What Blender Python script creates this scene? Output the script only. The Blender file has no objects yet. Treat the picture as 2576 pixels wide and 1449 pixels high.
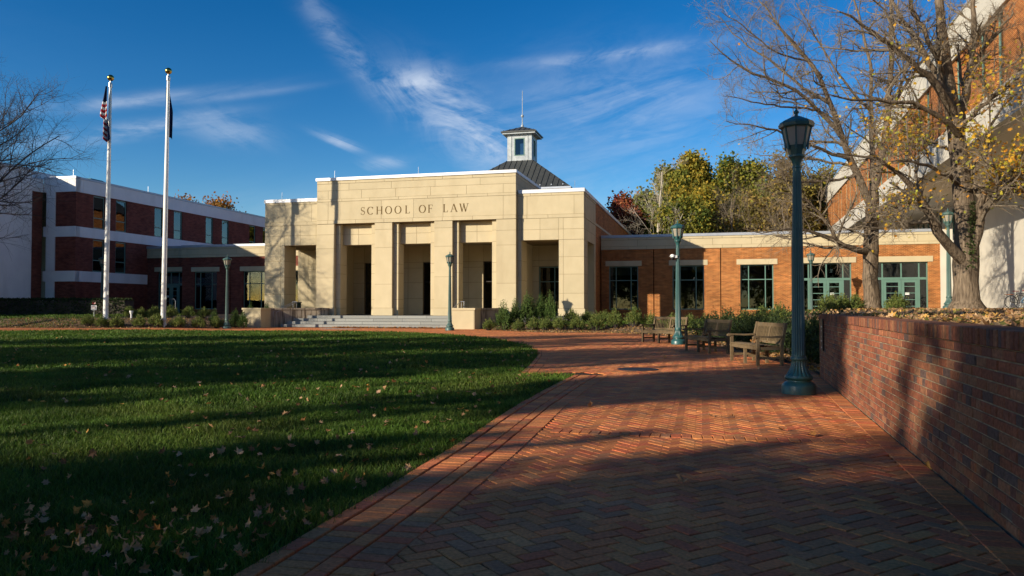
import bpy, math, random
import numpy as np
R = math.radians
scene = bpy.context.scene
COL = scene.collection
rng = np.random.default_rng(7)
random.seed(7)

# ------------------------------------------------------------------ camera
cam_d = bpy.data.cameras.new('camera'); cam = bpy.data.objects.new('camera', cam_d); COL.objects.link(cam)
cam.location = (0, 0, 1.3); cam.rotation_euler = (R(91.4), 0, 0)
cam_d.sensor_width = 36; cam_d.lens = 36 * 1910 / 2576; cam_d.clip_start = .05; cam_d.clip_end = 3000
scene.camera = cam

# ------------------------------------------------------------------ sun, sky, exposure
SUN_AZ, SUN_EL = 32.1, 17.7                     # travel azimuth from +X, elevation
sd = (math.cos(R(SUN_AZ)) * math.cos(R(SUN_EL)), math.sin(R(SUN_AZ)) * math.cos(R(SUN_EL)), -math.sin(R(SUN_EL)))
sun_d = bpy.data.lights.new('sun', 'SUN'); sun = bpy.data.objects.new('sun', sun_d); COL.objects.link(sun)
sun_d.energy = 5.0; sun_d.angle = R(.5); sun_d.color = (1.0, .875, .69)
from mathutils import Vector
sun.rotation_euler = Vector(sd).to_track_quat('-Z', 'Y').to_euler()
sun.location = (-30, -20, 30)
world = bpy.data.worlds.new('World'); scene.world = world; world.use_nodes = True
SKY_STRENGTH = .077
scene.view_settings.view_transform = 'Standard'; scene.view_settings.look = 'None'
scene.view_settings.exposure = .52; scene.view_settings.gamma = 1.0; scene.view_settings.use_curve_mapping = False
scene.cycles.max_bounces = 8; scene.cycles.transparent_max_bounces = 12

def build_sky():
    nt = world.node_tree; nt.nodes.clear(); N = nt.nodes; L = nt.links
    out = N.new('ShaderNodeOutputWorld'); bg = N.new('ShaderNodeBackground'); bg.inputs[1].default_value = SKY_STRENGTH
    sky = N.new('ShaderNodeTexSky'); sky.sky_type = 'NISHITA'; sky.sun_disc = False
    sky.sun_elevation = R(SUN_EL)
    sky.sun_rotation = math.atan2(-sd[0], -sd[1])
    sky.altitude = 300; sky.air_density = 1.0; sky.dust_density = .3; sky.ozone_density = 3.0
    tc = N.new('ShaderNodeTexCoord')
    sep = N.new('ShaderNodeSeparateXYZ'); L.new(tc.outputs['Generated'], sep.inputs[0])
    def m(op, a, b=None, c=None):
        n = N.new('ShaderNodeMath'); n.operation = op
        for i, v in enumerate((a, b, c)):
            if v is None: continue
            if isinstance(v, (int, float)): n.inputs[i].default_value = v
            else: L.new(v, n.inputs[i])
        return n.outputs[0]
    X, Y, Z = sep.outputs
    az = m('ARCTAN2', X, Y); el = m('ARCSINE', Z)
    def streak(a0, e0, ang, la, lb, amp):
        # soft elongated patch of cirrus centred on a direction
        da = m('SUBTRACT', az, R(a0)); de = m('SUBTRACT', el, R(e0)); c, s = math.cos(R(ang)), math.sin(R(ang))
        p = m('ADD', m('MULTIPLY', da, c), m('MULTIPLY', de, s)); q = m('SUBTRACT', m('MULTIPLY', de, c), m('MULTIPLY', da, s))
        p = m('DIVIDE', p, R(la)); q = m('DIVIDE', q, R(lb))
        r2 = m('ADD', m('MULTIPLY', p, p), m('MULTIPLY', q, q))
        return m('MULTIPLY', m('EXPONENT', m('MULTIPLY', r2, -1.0)), amp)
    def noise(scale, rot, stretch, detail=5, dist=.0, off=0):
        cv = N.new('ShaderNodeCombineXYZ'); L.new(az, cv.inputs[0]); L.new(el, cv.inputs[1]); cv.inputs[2].default_value = off
        mp = N.new('ShaderNodeMapping'); mp.vector_type = 'TEXTURE'; mp.inputs['Rotation'].default_value = (0, 0, R(rot)); mp.inputs['Scale'].default_value = (stretch, 1, 1)
        L.new(cv.outputs[0], mp.inputs[0])
        n = N.new('ShaderNodeTexNoise'); n.inputs['Scale'].default_value = scale; n.inputs['Detail'].default_value = detail; n.inputs['Distortion'].default_value = dist
        n.inputs['Roughness'].default_value = .62
        L.new(mp.outputs[0], n.inputs['Vector']); return n.outputs[0]
    n1 = noise(16, 12, 4.5, 8, .9); n2 = noise(13, -24, 2.2, 9, 1.6, 3.1); n3 = noise(60, 8, 3, 5, .8, 7.7)
    def thr(n, a, b):
        mr = N.new('ShaderNodeMapRange'); mr.interpolation_type = 'SMOOTHSTEP'
        mr.inputs[1].default_value = a; mr.inputs[2].default_value = b; L.new(n, mr.inputs[0]); return mr.outputs[0]
    ta = m('ADD', m('MULTIPLY', thr(n1, .36, .62), .8), m('MULTIPLY', thr(n3, .38, .66), .3)); tb = m('ADD', m('MULTIPLY', thr(n2, .40, .60), .85), m('MULTIPLY', thr(n3, .38, .66), .28))
    acc = None
    for args, n in (((-27, 13.6, 12.6, 6.5, .42, .62), 'a'), ((-27, 11.7, 15, 5.6, .50, .80), 'a'), ((-20.6, 12.3, -6, 2.6, 1.0, .50), 'b'), ((-19, 14.9, 12, 4, .25, .25), 'a'),
                    ((-12.6, 18.6, -47, 5.0, .85, .38), 'b'), ((-7.3, 16.5, 10, 2.3, .85, .75), 'b'), ((-4.6, 14.0, -36, 4.4, 1.9, .85), 'b'), ((-.5, 11.5, -38, 3.2, 1.6, .5), 'b'),
                    ((7.8, 14.6, 4, 8.5, 3.4, .52), 'a'), ((7.6, 18.3, 4, 6.5, .42, .60), 'a'), ((-12.9, 12.0, -18, 1.5, .34, .85), 'b'), ((-9.4, 10.6, 6, 1.7, .45, .6), 'b'), ((-2, 7.5, 4, 24, 2.0, .25), 'a'),
                    ((60, 22, 20, 25, 8, .4), 'b'), ((-80, 25, -10, 25, 8, .4), 'a'), ((150, 30, 10, 40, 10, .4), 'a')):
        t = m('MULTIPLY', streak(*args), ta if n == 'a' else tb)
        acc = t if acc is None else m('ADD', acc, t)
    acc = m('MINIMUM', m('MULTIPLY', acc, .62), .85)
    hsv = N.new('ShaderNodeHueSaturation'); hsv.inputs['Hue'].default_value = .502; hsv.inputs['Saturation'].default_value = 1.25; hsv.inputs['Value'].default_value = .80
    gm = N.new('ShaderNodeGamma'); gm.inputs[1].default_value = 1.28; L.new(sky.outputs[0], gm.inputs[0])
    L.new(gm.outputs[0], hsv.inputs['Color'])
    mix = N.new('ShaderNodeMix'); mix.data_type = 'RGBA'
    L.new(acc, mix.inputs[0]); L.new(hsv.outputs[0], mix.inputs[6]); mix.inputs[7].default_value = (6.2, 7.0, 8.3, 1)
    L.new(mix.outputs[2], bg.inputs[0]); L.new(bg.outputs[0], out.inputs[0])
build_sky()

# ------------------------------------------------------------------ helpers: materials
def nodes(name):
    m = bpy.data.materials.new(name); m.use_nodes = True; nt = m.node_tree
    return m, nt.nodes, nt.links, nt.nodes['Principled BSDF']
def set_spec(b, rough, spec, metal=0):
    b.inputs['Roughness'].default_value = rough; b.inputs['Specular IOR Level'].default_value = spec; b.inputs['Metallic'].default_value = metal
def mat(name, c1, c2=None, scale=4, rough=.7, spec=.3, metal=0, bump=0, bscale=60, objrand=0, stretch=(1, 1, 1), detail=5, stain=None):
    m, N, L, b = nodes(name); set_spec(b, rough, spec, metal)
    tc = N.new('ShaderNodeTexCoord'); mp = N.new('ShaderNodeMapping'); mp.inputs['Scale'].default_value = stretch
    L.new(tc.outputs['Object'], mp.inputs[0])
    col = None
    if c2 is None: c2 = tuple(c * .8 for c in c1)
    n = N.new('ShaderNodeTexNoise'); n.inputs['Scale'].default_value = scale; n.inputs['Detail'].default_value = detail; L.new(mp.outputs[0], n.inputs[0])
    cr = N.new('ShaderNodeMapRange'); cr.inputs[1].default_value = .32; cr.inputs[2].default_value = .68; L.new(n.outputs[0], cr.inputs[0])
    mx = N.new('ShaderNodeMix'); mx.data_type = 'RGBA'; mx.inputs[6].default_value = (*c1, 1); mx.inputs[7].default_value = (*c2, 1); L.new(cr.outputs[0], mx.inputs[0]); col = mx.outputs[2]
    if stain:                                    # streaky weathering with its own shape
        sc, colr, lo, hi, st = stain
        mp2 = N.new('ShaderNodeMapping'); mp2.inputs['Scale'].default_value = st; L.new(tc.outputs['Object'], mp2.inputs[0])
        n2 = N.new('ShaderNodeTexNoise'); n2.inputs['Scale'].default_value = sc; n2.inputs['Detail'].default_value = 6; L.new(mp2.outputs[0], n2.inputs[0])
        r2 = N.new('ShaderNodeMapRange'); r2.inputs[1].default_value = lo; r2.inputs[2].default_value = hi; L.new(n2.outputs[0], r2.inputs[0])
        m2 = N.new('ShaderNodeMix'); m2.data_type = 'RGBA'; L.new(r2.outputs[0], m2.inputs[0]); L.new(col, m2.inputs[6]); m2.inputs[7].default_value = (*colr, 1); col = m2.outputs[2]
    if objrand:
        oi = N.new('ShaderNodeObjectInfo'); mr = N.new('ShaderNodeMapRange'); mr.inputs[3].default_value = 1 - objrand; mr.inputs[4].default_value = 1 + objrand; L.new(oi.outputs['Random'], mr.inputs[0])
        hs = N.new('ShaderNodeHueSaturation'); L.new(mr.outputs[0], hs.inputs['Value']); L.new(col, hs.inputs['Color']); col = hs.outputs[0]
    L.new(col, b.inputs['Base Color'])
    if bump:
        n3 = N.new('ShaderNodeTexNoise'); n3.inputs['Scale'].default_value = bscale; n3.inputs['Detail'].default_value = 4; L.new(mp.outputs[0], n3.inputs[0])
        bp = N.new('ShaderNodeBump'); bp.inputs['Strength'].default_value = bump; bp.inputs['Distance'].default_value = .02; L.new(n3.outputs[0], bp.inputs['Height']); L.new(bp.outputs[0], b.inputs['Normal'])
    return m
def attr_mat(name, rough=.8, spec=.2, trans=0, noise=0, nscale=30, bump=0, sat=1.0):
    """colour from the per-piece 'Col' attribute, with fine procedural wear"""
    m, N, L, b = nodes(name); set_spec(b, rough, spec)
    a = N.new('ShaderNodeAttribute'); a.attribute_name = 'Col'; col = a.outputs['Color']
    if noise:
        tc = N.new('ShaderNodeTexCoord'); n = N.new('ShaderNodeTexNoise'); n.inputs['Scale'].default_value = nscale; n.inputs['Detail'].default_value = 6
        g = N.new('ShaderNodeNewGeometry'); L.new(g.outputs['Position'], n.inputs[0])
        mr = N.new('ShaderNodeMapRange'); mr.inputs[1].default_value = .3; mr.inputs[2].default_value = .7; mr.inputs[3].default_value = 1 - noise; mr.inputs[4].default_value = 1 + noise; L.new(n.outputs[0], mr.inputs[0])
        hs = N.new('ShaderNodeHueSaturation'); L.new(mr.outputs[0], hs.inputs['Value']); L.new(col, hs.inputs['Color']); col = hs.outputs[0]
        n2 = N.new('ShaderNodeTexNoise'); n2.inputs['Scale'].default_value = 1.1; n2.inputs['Detail'].default_value = 5; L.new(g.outputs['Position'], n2.inputs[0])
        mr2 = N.new('ShaderNodeMapRange'); mr2.inputs[1].default_value = .35; mr2.inputs[2].default_value = .65; mr2.inputs[3].default_value = 1 - noise * .8; mr2.inputs[4].default_value = 1 + noise * .5; L.new(n2.outputs[0], mr2.inputs[0])
        hs2 = N.new('ShaderNodeHueSaturation'); L.new(mr2.outputs[0], hs2.inputs['Value']); L.new(col, hs2.inputs['Color']); col = hs2.outputs[0]
        if bump:
            bp = N.new('ShaderNodeBump'); bp.inputs['Strength'].default_value = bump; bp.inputs['Distance'].default_value = .004; L.new(n.outputs[0], bp.inputs['Height']); L.new(bp.outputs[0], b.inputs['Normal'])
    L.new(col, b.inputs['Base Color'])
    if trans:
        out = N['Material Output']; t = N.new('ShaderNodeBsdfTranslucent'); L.new(col, t.inputs[0]); ms = N.new('ShaderNodeMixShader'); ms.inputs[0].default_value = trans
        L.new(b.outputs[0], ms.inputs[1]); L.new(t.outputs[0], ms.inputs[2]); L.new(ms.outputs[0], out.inputs[0])
    return m
def brick_mat(name, ca, cb, mortar, bw=.21, rh=.0715, ms=.010, dirt=.25):
    m, N, L, b = nodes(name); set_spec(b, .85, .2)
    tc = N.new('ShaderNodeTexCoord'); s = N.new('ShaderNodeSeparateXYZ'); L.new(tc.outputs['Object'], s.inputs[0])
    ad = N.new('ShaderNodeMath'); ad.operation = 'ADD'; L.new(s.outputs[0], ad.inputs[0]); L.new(s.outputs[1], ad.inputs[1])
    cv = N.new('ShaderNodeCombineXYZ'); L.new(ad.outputs[0], cv.inputs[0]); L.new(s.outputs[2], cv.inputs[1])
    br = N.new('ShaderNodeTexBrick'); L.new(cv.outputs[0], br.inputs['Vector'])
    br.inputs['Color1'].default_value = (*ca, 1); br.inputs['Color2'].default_value = (*cb, 1); br.inputs['Mortar'].default_value = (*mortar, 1)
    br.inputs['Scale'].default_value = 1; br.inputs['Brick Width'].default_value = bw; br.inputs['Row Height'].default_value = rh; br.inputs['Mortar Size'].default_value = ms; br.inputs['Mortar Smooth'].default_value = .1; br.inputs['Bias'].default_value = -.1
    n = N.new('ShaderNodeTexNoise'); n.inputs['Scale'].default_value = .8; n.inputs['Detail'].default_value = 6; L.new(tc.outputs['Object'], n.inputs[0])
    mr = N.new('ShaderNodeMapRange'); mr.inputs[1].default_value = .3; mr.inputs[2].default_value = .7; mr.inputs[3].default_value = 1 - dirt; mr.inputs[4].default_value = 1 + dirt * .6; L.new(n.outputs[0], mr.inputs[0])
    mp3 = N.new('ShaderNodeMapping'); mp3.inputs['Scale'].default_value = (2.2, 7.0, 1); L.new(cv.outputs[0], mp3.inputs[0]); n3 = N.new('ShaderNodeTexNoise'); n3.inputs['Scale'].default_value = 1.0; n3.inputs['Detail'].default_value = 3; L.new(mp3.outputs[0], n3.inputs[0])
    mr3 = N.new('ShaderNodeMapRange'); mr3.inputs[1].default_value = .3; mr3.inputs[2].default_value = .7; mr3.inputs[3].default_value = .68; mr3.inputs[4].default_value = 1.32; L.new(n3.outputs[0], mr3.inputs[0]); mm = N.new('ShaderNodeMath'); mm.operation = 'MULTIPLY'; L.new(mr.outputs[0], mm.inputs[0]); L.new(mr3.outputs[0], mm.inputs[1])
    hs = N.new('ShaderNodeHueSaturation'); L.new(mm.outputs[0], hs.inputs['Value']); L.new(br.outputs[0], hs.inputs['Color']); L.new(hs.outputs[0], b.inputs['Base Color'])
    bp = N.new('ShaderNodeBump'); bp.inputs['Strength'].default_value = .6; bp.inputs['Distance'].default_value = .008; bp.invert = True; L.new(br.outputs['Fac'], bp.inputs['Height']); L.new(bp.outputs[0], b.inputs['Normal'])
    return m
def glass_mat(name, tint=(.55, .6, .6), refl=.10):
    m, N, L, b = nodes(name); out = N['Material Output']
    tr = N.new('ShaderNodeBsdfTransparent'); tr.inputs[0].default_value = (*tint, 1); gl = N.new('ShaderNodeBsdfGlossy'); gl.inputs['Roughness'].default_value = .015; gl.inputs[0].default_value = (.9, .95, 1, 1)
    fr = N.new('ShaderNodeFresnel'); fr.inputs[0].default_value = 1.5; ad = N.new('ShaderNodeMath'); ad.operation = 'ADD'; ad.inputs[1].default_value = refl; L.new(fr.outputs[0], ad.inputs[0])
    tc = N.new('ShaderNodeTexCoord'); n = N.new('ShaderNodeTexNoise'); n.inputs['Scale'].default_value = 1.3; L.new(tc.outputs['Object'], n.inputs[0]); bp = N.new('ShaderNodeBump'); bp.inputs['Strength'].default_value = .05; bp.inputs['Distance'].default_value = .05; L.new(n.outputs[0], bp.inputs['Height']); L.new(bp.outputs[0], gl.inputs['Normal'])
    ms = N.new('ShaderNodeMixShader'); L.new(ad.outputs[0], ms.inputs[0]); L.new(tr.outputs[0], ms.inputs[1]); L.new(gl.outputs[0], ms.inputs[2]); L.new(ms.outputs[0], out.inputs[0])
    N.remove(b); return m

M = {}
M['stone'] = mat('limestone', (.525, .445, .288), (.485, .41, .262), 1.6, .85, .2, bump=.12, bscale=40, objrand=.045, stain=(.9, (.43, .355, .222), .54, .82, (1.2, 1.2, .35)))
M['joint'] = mat('stone_joint', (.27, .205, .12), None, 5, .95, .1)
M['letter'] = mat('shaded_letter', (.15, .10, .04), None, 8, .9, .1)  # flat plates; shade and patina of cut lettering put into the colour
M['coping'] = mat('pale_metal_coping', (.72, .72, .72), (.62, .63, .65), 2, .45, .5, metal=.2)
M['zinc'] = mat('grey_metal_coping', (.42, .45, .50), (.36, .39, .44), 2, .45, .5, metal=.3)
M['white'] = mat('white_painted_concrete', (.80, .79, .76), (.74, .73, .71), 1.2, .85, .2, bump=.1, bscale=25, stain=(.7, (.66, .64, .60), .54, .8, (1.3, 1.3, .25)))
M['cream'] = mat('cream_concrete', (.57, .535, .455), (.51, .48, .41), 1.2, .85, .2, bump=.1, bscale=25, stain=(.7, (.50, .47, .40), .54, .8, (1.3, 1.3, .25)))
M['soffit'] = mat('soffit', (.74, .66, .52), (.68, .60, .47), .8, .9, .1)
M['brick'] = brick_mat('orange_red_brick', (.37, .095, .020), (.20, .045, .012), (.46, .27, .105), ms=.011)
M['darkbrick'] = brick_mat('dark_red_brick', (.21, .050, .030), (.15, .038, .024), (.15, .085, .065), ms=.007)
M['green'] = mat('green_window_paint', (.115, .215, .175), (.10, .19, .155), 3, .4, .5)
M['lampgreen'] = mat('dark_green_lamp_paint', (.028, .100, .098), (.019, .072, .072), 5, .36, .5, bump=.06, bscale=90)
M['lampgreen2'] = mat('pale_green_lamp_paint', (.058, .118, .104), (.045, .095, .085), 5, .45, .45, bump=.06, bscale=90)  # paler version of the lamp green
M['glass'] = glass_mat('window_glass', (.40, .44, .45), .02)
M['glassd'] = glass_mat('shaded_window_glass', (.32, .36, .37), .04)  # darker copy of the window glass, shade put into its tint
M['lampglass'] = None
M['room'] = mat('dark_interior', (.055, .05, .045), (.035, .03, .03), 1, .9, .1)
M['roomlight'] = mat('pale_interior', (.45, .42, .36), (.38, .35, .3), 1, .9, .1)
M['blind'] = mat('window_blind', (.55, .56, .55), (.48, .5, .5), 3, .8, .2)
M['granite'] = mat('granite', (.30, .305, .285), (.20, .205, .195), 55, .8, .25, bump=.1, objrand=.1, stain=(2, (.27, .26, .23), .55, .75, (1, 1, 1)))
M['stained'] = mat('stained_concrete', (.40, .33, .24), (.30, .24, .17), 3, .9, .15, stain=(3, (.10, .075, .05), .5, .62, (3, 3, .18)))
M['darkfloor'] = mat('darkened_portico_floor', (.12, .12, .12), (.09, .09, .09), 3, .8, .2)  # floor darkened to cut light bounced up into the portico
M['roof'] = mat('standing_seam_roof', (.055, .058, .055), (.042, .045, .043), 2, .5, .4)
M['lead'] = mat('weathered_lead', (.40, .43, .44), (.26, .29, .31), 2.2, .55, .4, metal=.25)
M['steel'] = mat('grey_steel', (.45, .46, .47), None, 5, .35, .5, metal=.8)
M['polewhite'] = mat('white_pole_paint', (.78, .77, .72), (.70, .69, .65), 1.5, .38, .5, stretch=(1, 1, .2))
M['gold'] = mat('gilded_ball', (.55, .33, .08), None, 5, .22, .5, metal=1)
M['wood'] = mat('weathered_teak', (.165, .115, .060), (.105, .074, .040), 9, .8, .25, bump=.25, bscale=45, objrand=.14, stretch=(1, 1, 1), stain=(4, (.13, .10, .065), .52, .72, (1, 1, 1)))
M['bark'] = mat('maple_bark', (.215, .165, .115), (.075, .055, .038), 6, .95, .1, bump=1.6, bscale=9, stretch=(3.2, 3.2, .5))
M['twig'] = mat('grey_twig', (.23, .185, .13), (.12, .095, .07), 3, .9, .15)
M['twigdark'] = mat('dark_twig', (.09, .075, .065), (.06, .05, .045), 3, .9, .15)
M['palebark'] = mat('pale_bark', (.50, .45, .36), (.33, .28, .21), 3, .9, .1)
M['leaf'] = attr_mat('leaf', .7, .25, trans=.35)
M['dryleaf'] = attr_mat('dry_leaf', .75, .25, trans=.2, noise=.25, nscale=60)
M['grass'] = attr_mat('grass_blade', .6, .25, trans=.3)
M['paver'] = attr_mat('paving_brick', .82, .22, noise=.28, nscale=45, bump=.6)
M['wallbrick'] = attr_mat('old_wall_brick', .85, .2, noise=.33, nscale=38, bump=.7)
M['mortar'] = mat('wall_mortar', (.40, .32, .21), (.17, .14, .10), 9, .95, .1, bump=.3, bscale=80)
M['sand'] = mat('paving_joint_sand', (.035, .025, .018), (.055, .04, .028), 12, .95, .1)
M['soil'] = mat('bark_mulch', (.20, .145, .095), (.10, .07, .048), 14, .95, .1, bump=.8, bscale=22)
M['lawnsoil'] = mat('lawn_soil', (.020, .038, .008), (.014, .026, .007), 6, .95, .1)
M['fargrass'] = mat('far_grass', (.07, .10, .025), (.09, .085, .03), .6, .95, .1)
M['iron'] = mat('dark_iron', (.035, .03, .028), None, 20, .6, .4, metal=.4, bump=.3, bscale=120)
M['black'] = mat('black_rubber', (.018, .018, .018), None, 5, .6, .3)
M['plaque'] = mat('dark_plaque', (.012, .018, .025), None, 5, .35, .5)
M['paint_white'] = mat('white_paint', (.8, .8, .78), None, 5, .5, .4)
M['red'] = mat('red_plastic', (.45, .03, .03), None, 5, .4, .5)
M['redleather'] = mat('red_saddle', (.30, .045, .03), None, 5, .45, .4)
M['orangewood'] = mat('orange_rack_wood', (.50, .16, .05), None, 9, .6, .3)
M['blue'] = mat('blue_frame_paint', (.05, .22, .42), None, 5, .3, .5)
M['flagred'] = mat('flag_red', (.45, .03, .035), None, 9, .75, .2)
M['flagwhite'] = mat('flag_white', (.78, .76, .72), None, 9, .75, .2)
M['flagblue'] = mat('flag_navy', (.012, .02, .06), None, 9, .75, .2)
M['lampglass'] = mat('frosted_lamp_glass', (.62, .57, .47), (.50, .46, .38), 6, .25, .5, stretch=(1, 1, .3))
_N, _L = M['lampglass'].node_tree.nodes, M['lampglass'].node_tree.links; _t = _N.new('ShaderNodeBsdfTranslucent'); _t.inputs[0].default_value = (.72, .66, .54, 1); _x = _N.new('ShaderNodeMixShader'); _x.inputs[0].default_value = .55
_L.new(_N['Principled BSDF'].outputs[0], _x.inputs[1]); _L.new(_t.outputs[0], _x.inputs[2]); _L.new(_x.outputs[0], _N['Material Output'].inputs[0])

# ------------------------------------------------------------------ helpers: meshes and objects
def np_mesh(name, V, F, colors=None, smooth=False):
    """V (n,3); F list of (m,k) index arrays; colors (n,3)"""
    me = bpy.data.meshes.new(name); V = np.asarray(V, np.float32)
    if not isinstance(F, list): F = [F]
    F = [np.asarray(f, np.int32) for f in F if len(f)]
    me.vertices.add(len(V)); me.vertices.foreach_set('co', V.ravel())
    nl = sum(f.size for f in F); npoly = sum(len(f) for f in F)
    me.loops.add(nl); me.loops.foreach_set('vertex_index', np.concatenate([f.ravel() for f in F]))
    me.polygons.add(npoly); ls = []; o = 0
    for f in F: ls.append(o + np.arange(len(f)) * f.shape[1]); o += f.size
    me.polygons.foreach_set('loop_start', np.concatenate(ls).astype(np.int32))
    me.polygons.foreach_set('use_smooth', np.full(npoly, bool(smooth)))
    me.update(calc_edges=True); me.validate()
    if colors is not None:
        a = me.attributes.new('Col', 'FLOAT_COLOR', 'POINT'); c = np.ones((len(V), 4), np.float32); c[:, :3] = colors; a.data.foreach_set('color', c.ravel())
    return me
def compact(V, F):
    u, inv = np.unique(F, return_inverse=True); return V[u], inv.reshape(F.shape)
def add(name, me, m=None, parent=None, loc=None, rotz=None):
    o = bpy.data.objects.new(name, me); COL.objects.link(o)
    if m is not None and me is not None and len(me.materials) == 0: me.materials.append(m)
    if parent is not None: o.parent = parent
    if loc is not None: o.location = loc
    if rotz is not None: o.rotation_euler = (0, 0, rotz)
    return o
def tag(o, label=None, cat=None, group=None, kind=None):
    if label: o['label'] = label
    if cat: o['category'] = cat
    if group: o['group'] = group
    if kind: o['kind'] = kind
    return o
def empty(name, loc=(0, 0, 0), rz=0):
    o = bpy.data.objects.new(name, None); COL.objects.link(o); o.location = loc; o.rotation_euler = (0, 0, rz); o.empty_display_size = .2; return o
def copy_tree(o, parent=None):
    c = o.copy(); COL.objects.link(c); c.parent = parent
    for ch in list(o.children): copy_tree(ch, c)
    return c
class MB:
    def __init__(s): s.v = []; s.f = {}; s.n = 0
    def addf(s, verts, faces):
        verts = np.asarray(verts, float).reshape(-1, 3); s.v.append(verts)
        for f in faces: s.f.setdefault(len(f), []).append([i + s.n for i in f])
        s.n += len(verts); return s
    def box(s, x0, x1, y0, y1, z0, z1):
        v = [(x, y, z) for z in (z0, z1) for y in (y0, y1) for x in (x0, x1)]
        return s.addf(v, [(0, 2, 3, 1), (4, 5, 7, 6), (0, 1, 5, 4), (2, 6, 7, 3), (0, 4, 6, 2), (1, 3, 7, 5)])
    def bar(s, p, q, w, h, up=(0, 0, 1)):
        p = np.array(p, float); q = np.array(q, float); t = q - p; t /= np.linalg.norm(t); up = np.array(up, float)
        a = np.cross(t, up); a /= np.linalg.norm(a) + 1e-9; b = np.cross(a, t)
        c = [(-1, -1), (1, -1), (1, 1), (-1, 1)]
        v = [p + a * w / 2 * i + b * h / 2 * j for i, j in c] + [q + a * w / 2 * i + b * h / 2 * j for i, j in c]
        return s.addf(v, [(0, 3, 2, 1), (4, 5, 6, 7), (0, 1, 5, 4), (1, 2, 6, 5), (2, 3, 7, 6), (3, 0, 4, 7)])
    def lathe(s, prof, n=24, c=(0, 0, 0), mod=None, cap=True, rot=0):
        """prof: (r,z) list, bottom to top; mod(z)->(flutes, depth)"""
        a = np.arange(n) / n * 2 * math.pi + rot; v = []
        for r, z in prof:
            rr = np.full(n, r)
            if mod:
                k, d = mod(z)
                if k: rr = r * (1 - d * (.5 + .5 * np.cos(k * a)) ** 2)
            v.append(np.stack([c[0] + rr * np.cos(a), c[1] + rr * np.sin(a), np.full(n, c[2] + z)], 1))
        k = len(prof); v = np.concatenate(v); f = []
        for i in range(k - 1):
            for j in range(n): f.append((i * n + j, i * n + (j + 1) % n, (i + 1) * n + (j + 1) % n, (i + 1) * n + j))
        if cap: f.append(tuple(range(n - 1, -1, -1))); f.append(tuple((k - 1) * n + j for j in range(n)))
        return s.addf(v, f)
    def tube(s, pts, r, n=8):
        P = np.array(pts, float)[None]; rad = np.full((1, len(pts)), r) if np.isscalar(r) else np.array(r, float)[None]
        V, F = tubes(P, rad, n); k = len(pts)
        return s.addf(V, [tuple(q) for q in F] + [tuple(range(n)), tuple((k - 1) * n + j for j in range(n - 1, -1, -1))])
    def torus(s, c, axis, R0, r0, n=28, m=8):
        axis = np.array(axis, float); axis /= np.linalg.norm(axis); u = np.cross(axis, (0, 0, 1.0)); u = u / np.linalg.norm(u) if np.linalg.norm(u) > 1e-6 else np.array((1., 0, 0)); w = np.cross(axis, u)
        v = []; f = []
        for i in range(n):
            a = 2 * math.pi * i / n; d = u * math.cos(a) + w * math.sin(a)
            for j in range(m):
                b = 2 * math.pi * j / m; v.append(np.array(c) + d * (R0 + r0 * math.cos(b)) + axis * r0 * math.sin(b))
        for i in range(n):
            for j in range(m): f.append((i * m + j, ((i + 1) % n) * m + j, ((i + 1) % n) * m + (j + 1) % m, i * m + (j + 1) % m))
        return s.addf(v, f)
    def prism(s, poly, d0, d1, axis='y'):
        """poly in (x,z) extruded along y, or (x,y) extruded along z"""
        n = len(poly)
        if axis == 'y': v = [(a, d0, b) for a, b in poly] + [(a, d1, b) for a, b in poly]
        elif axis == 'x': v = [(d0, a, b) for a, b in poly] + [(d1, a, b) for a, b in poly]
        else: v = [(a, b, d0) for a, b in poly] + [(a, b, d1) for a, b in poly]
        f = [tuple(range(n - 1, -1, -1)), tuple(range(n, 2 * n))] + [(i, (i + 1) % n, n + (i + 1) % n, n + i) for i in range(n)]
        return s.addf(v, f)
    def mesh(s, name, smooth=False):
        return np_mesh(name, np.concatenate(s.v), [np.array(f) for f in s.f.values()], smooth=smooth)
    def build(s, name, m, parent=None, smooth=False, **k):
        return add(name, s.mesh(name, smooth), m, parent, **k)
def box(name, m, parent, x0, x1, y0, y1, z0, z1): return MB().box(x0, x1, y0, y1, z0, z1).build(name, m, parent)
def fix_normals(o):
    import bmesh
    b = bmesh.new(); b.from_mesh(o.data); bmesh.ops.recalc_face_normals(b, faces=b.faces); b.to_mesh(o.data); b.free(); return o
def smooth_auto(o, ang=35):
    me = o.data; me.polygons.foreach_set('use_smooth', np.ones(len(me.polygons), bool))
    try: me.set_sharp_from_angle(angle=R(ang))
    except Exception: pass
    return o
def tubes(P, rad, n):
    P = np.asarray(P, float); N_, K, _ = P.shape
    T = np.gradient(P, axis=1); T /= np.linalg.norm(T, axis=2, keepdims=True) + 1e-9
    ref = np.where(np.abs(T[:, :1, 2:3]) > .8, np.array([1., 0, 0]), np.array([0, 0, 1.])); ref = np.repeat(ref, K, 1)
    U = np.cross(T, ref); U /= np.linalg.norm(U, axis=2, keepdims=True) + 1e-9; W = np.cross(T, U)
    a = np.arange(n) / n * 2 * math.pi
    V = P[:, :, None] + rad[:, :, None, None] * (np.cos(a)[None, None, :, None] * U[:, :, None] + np.sin(a)[None, None, :, None] * W[:, :, None])
    base = (np.arange(N_)[:, None, None] * K + np.arange(K - 1)[None, :, None]) * n; j = np.arange(n)[None, None]
    F = np.stack([base + j, base + n + j, base + n + (j + 1) % n, base + (j + 1) % n], -1).reshape(-1, 4)
    return V.reshape(-1, 3), F

def ss(x, a, b):
    t = np.clip((np.asarray(x, float) - a) / (b - a), 0, 1); return t * t * (3 - 2 * t)

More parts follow.
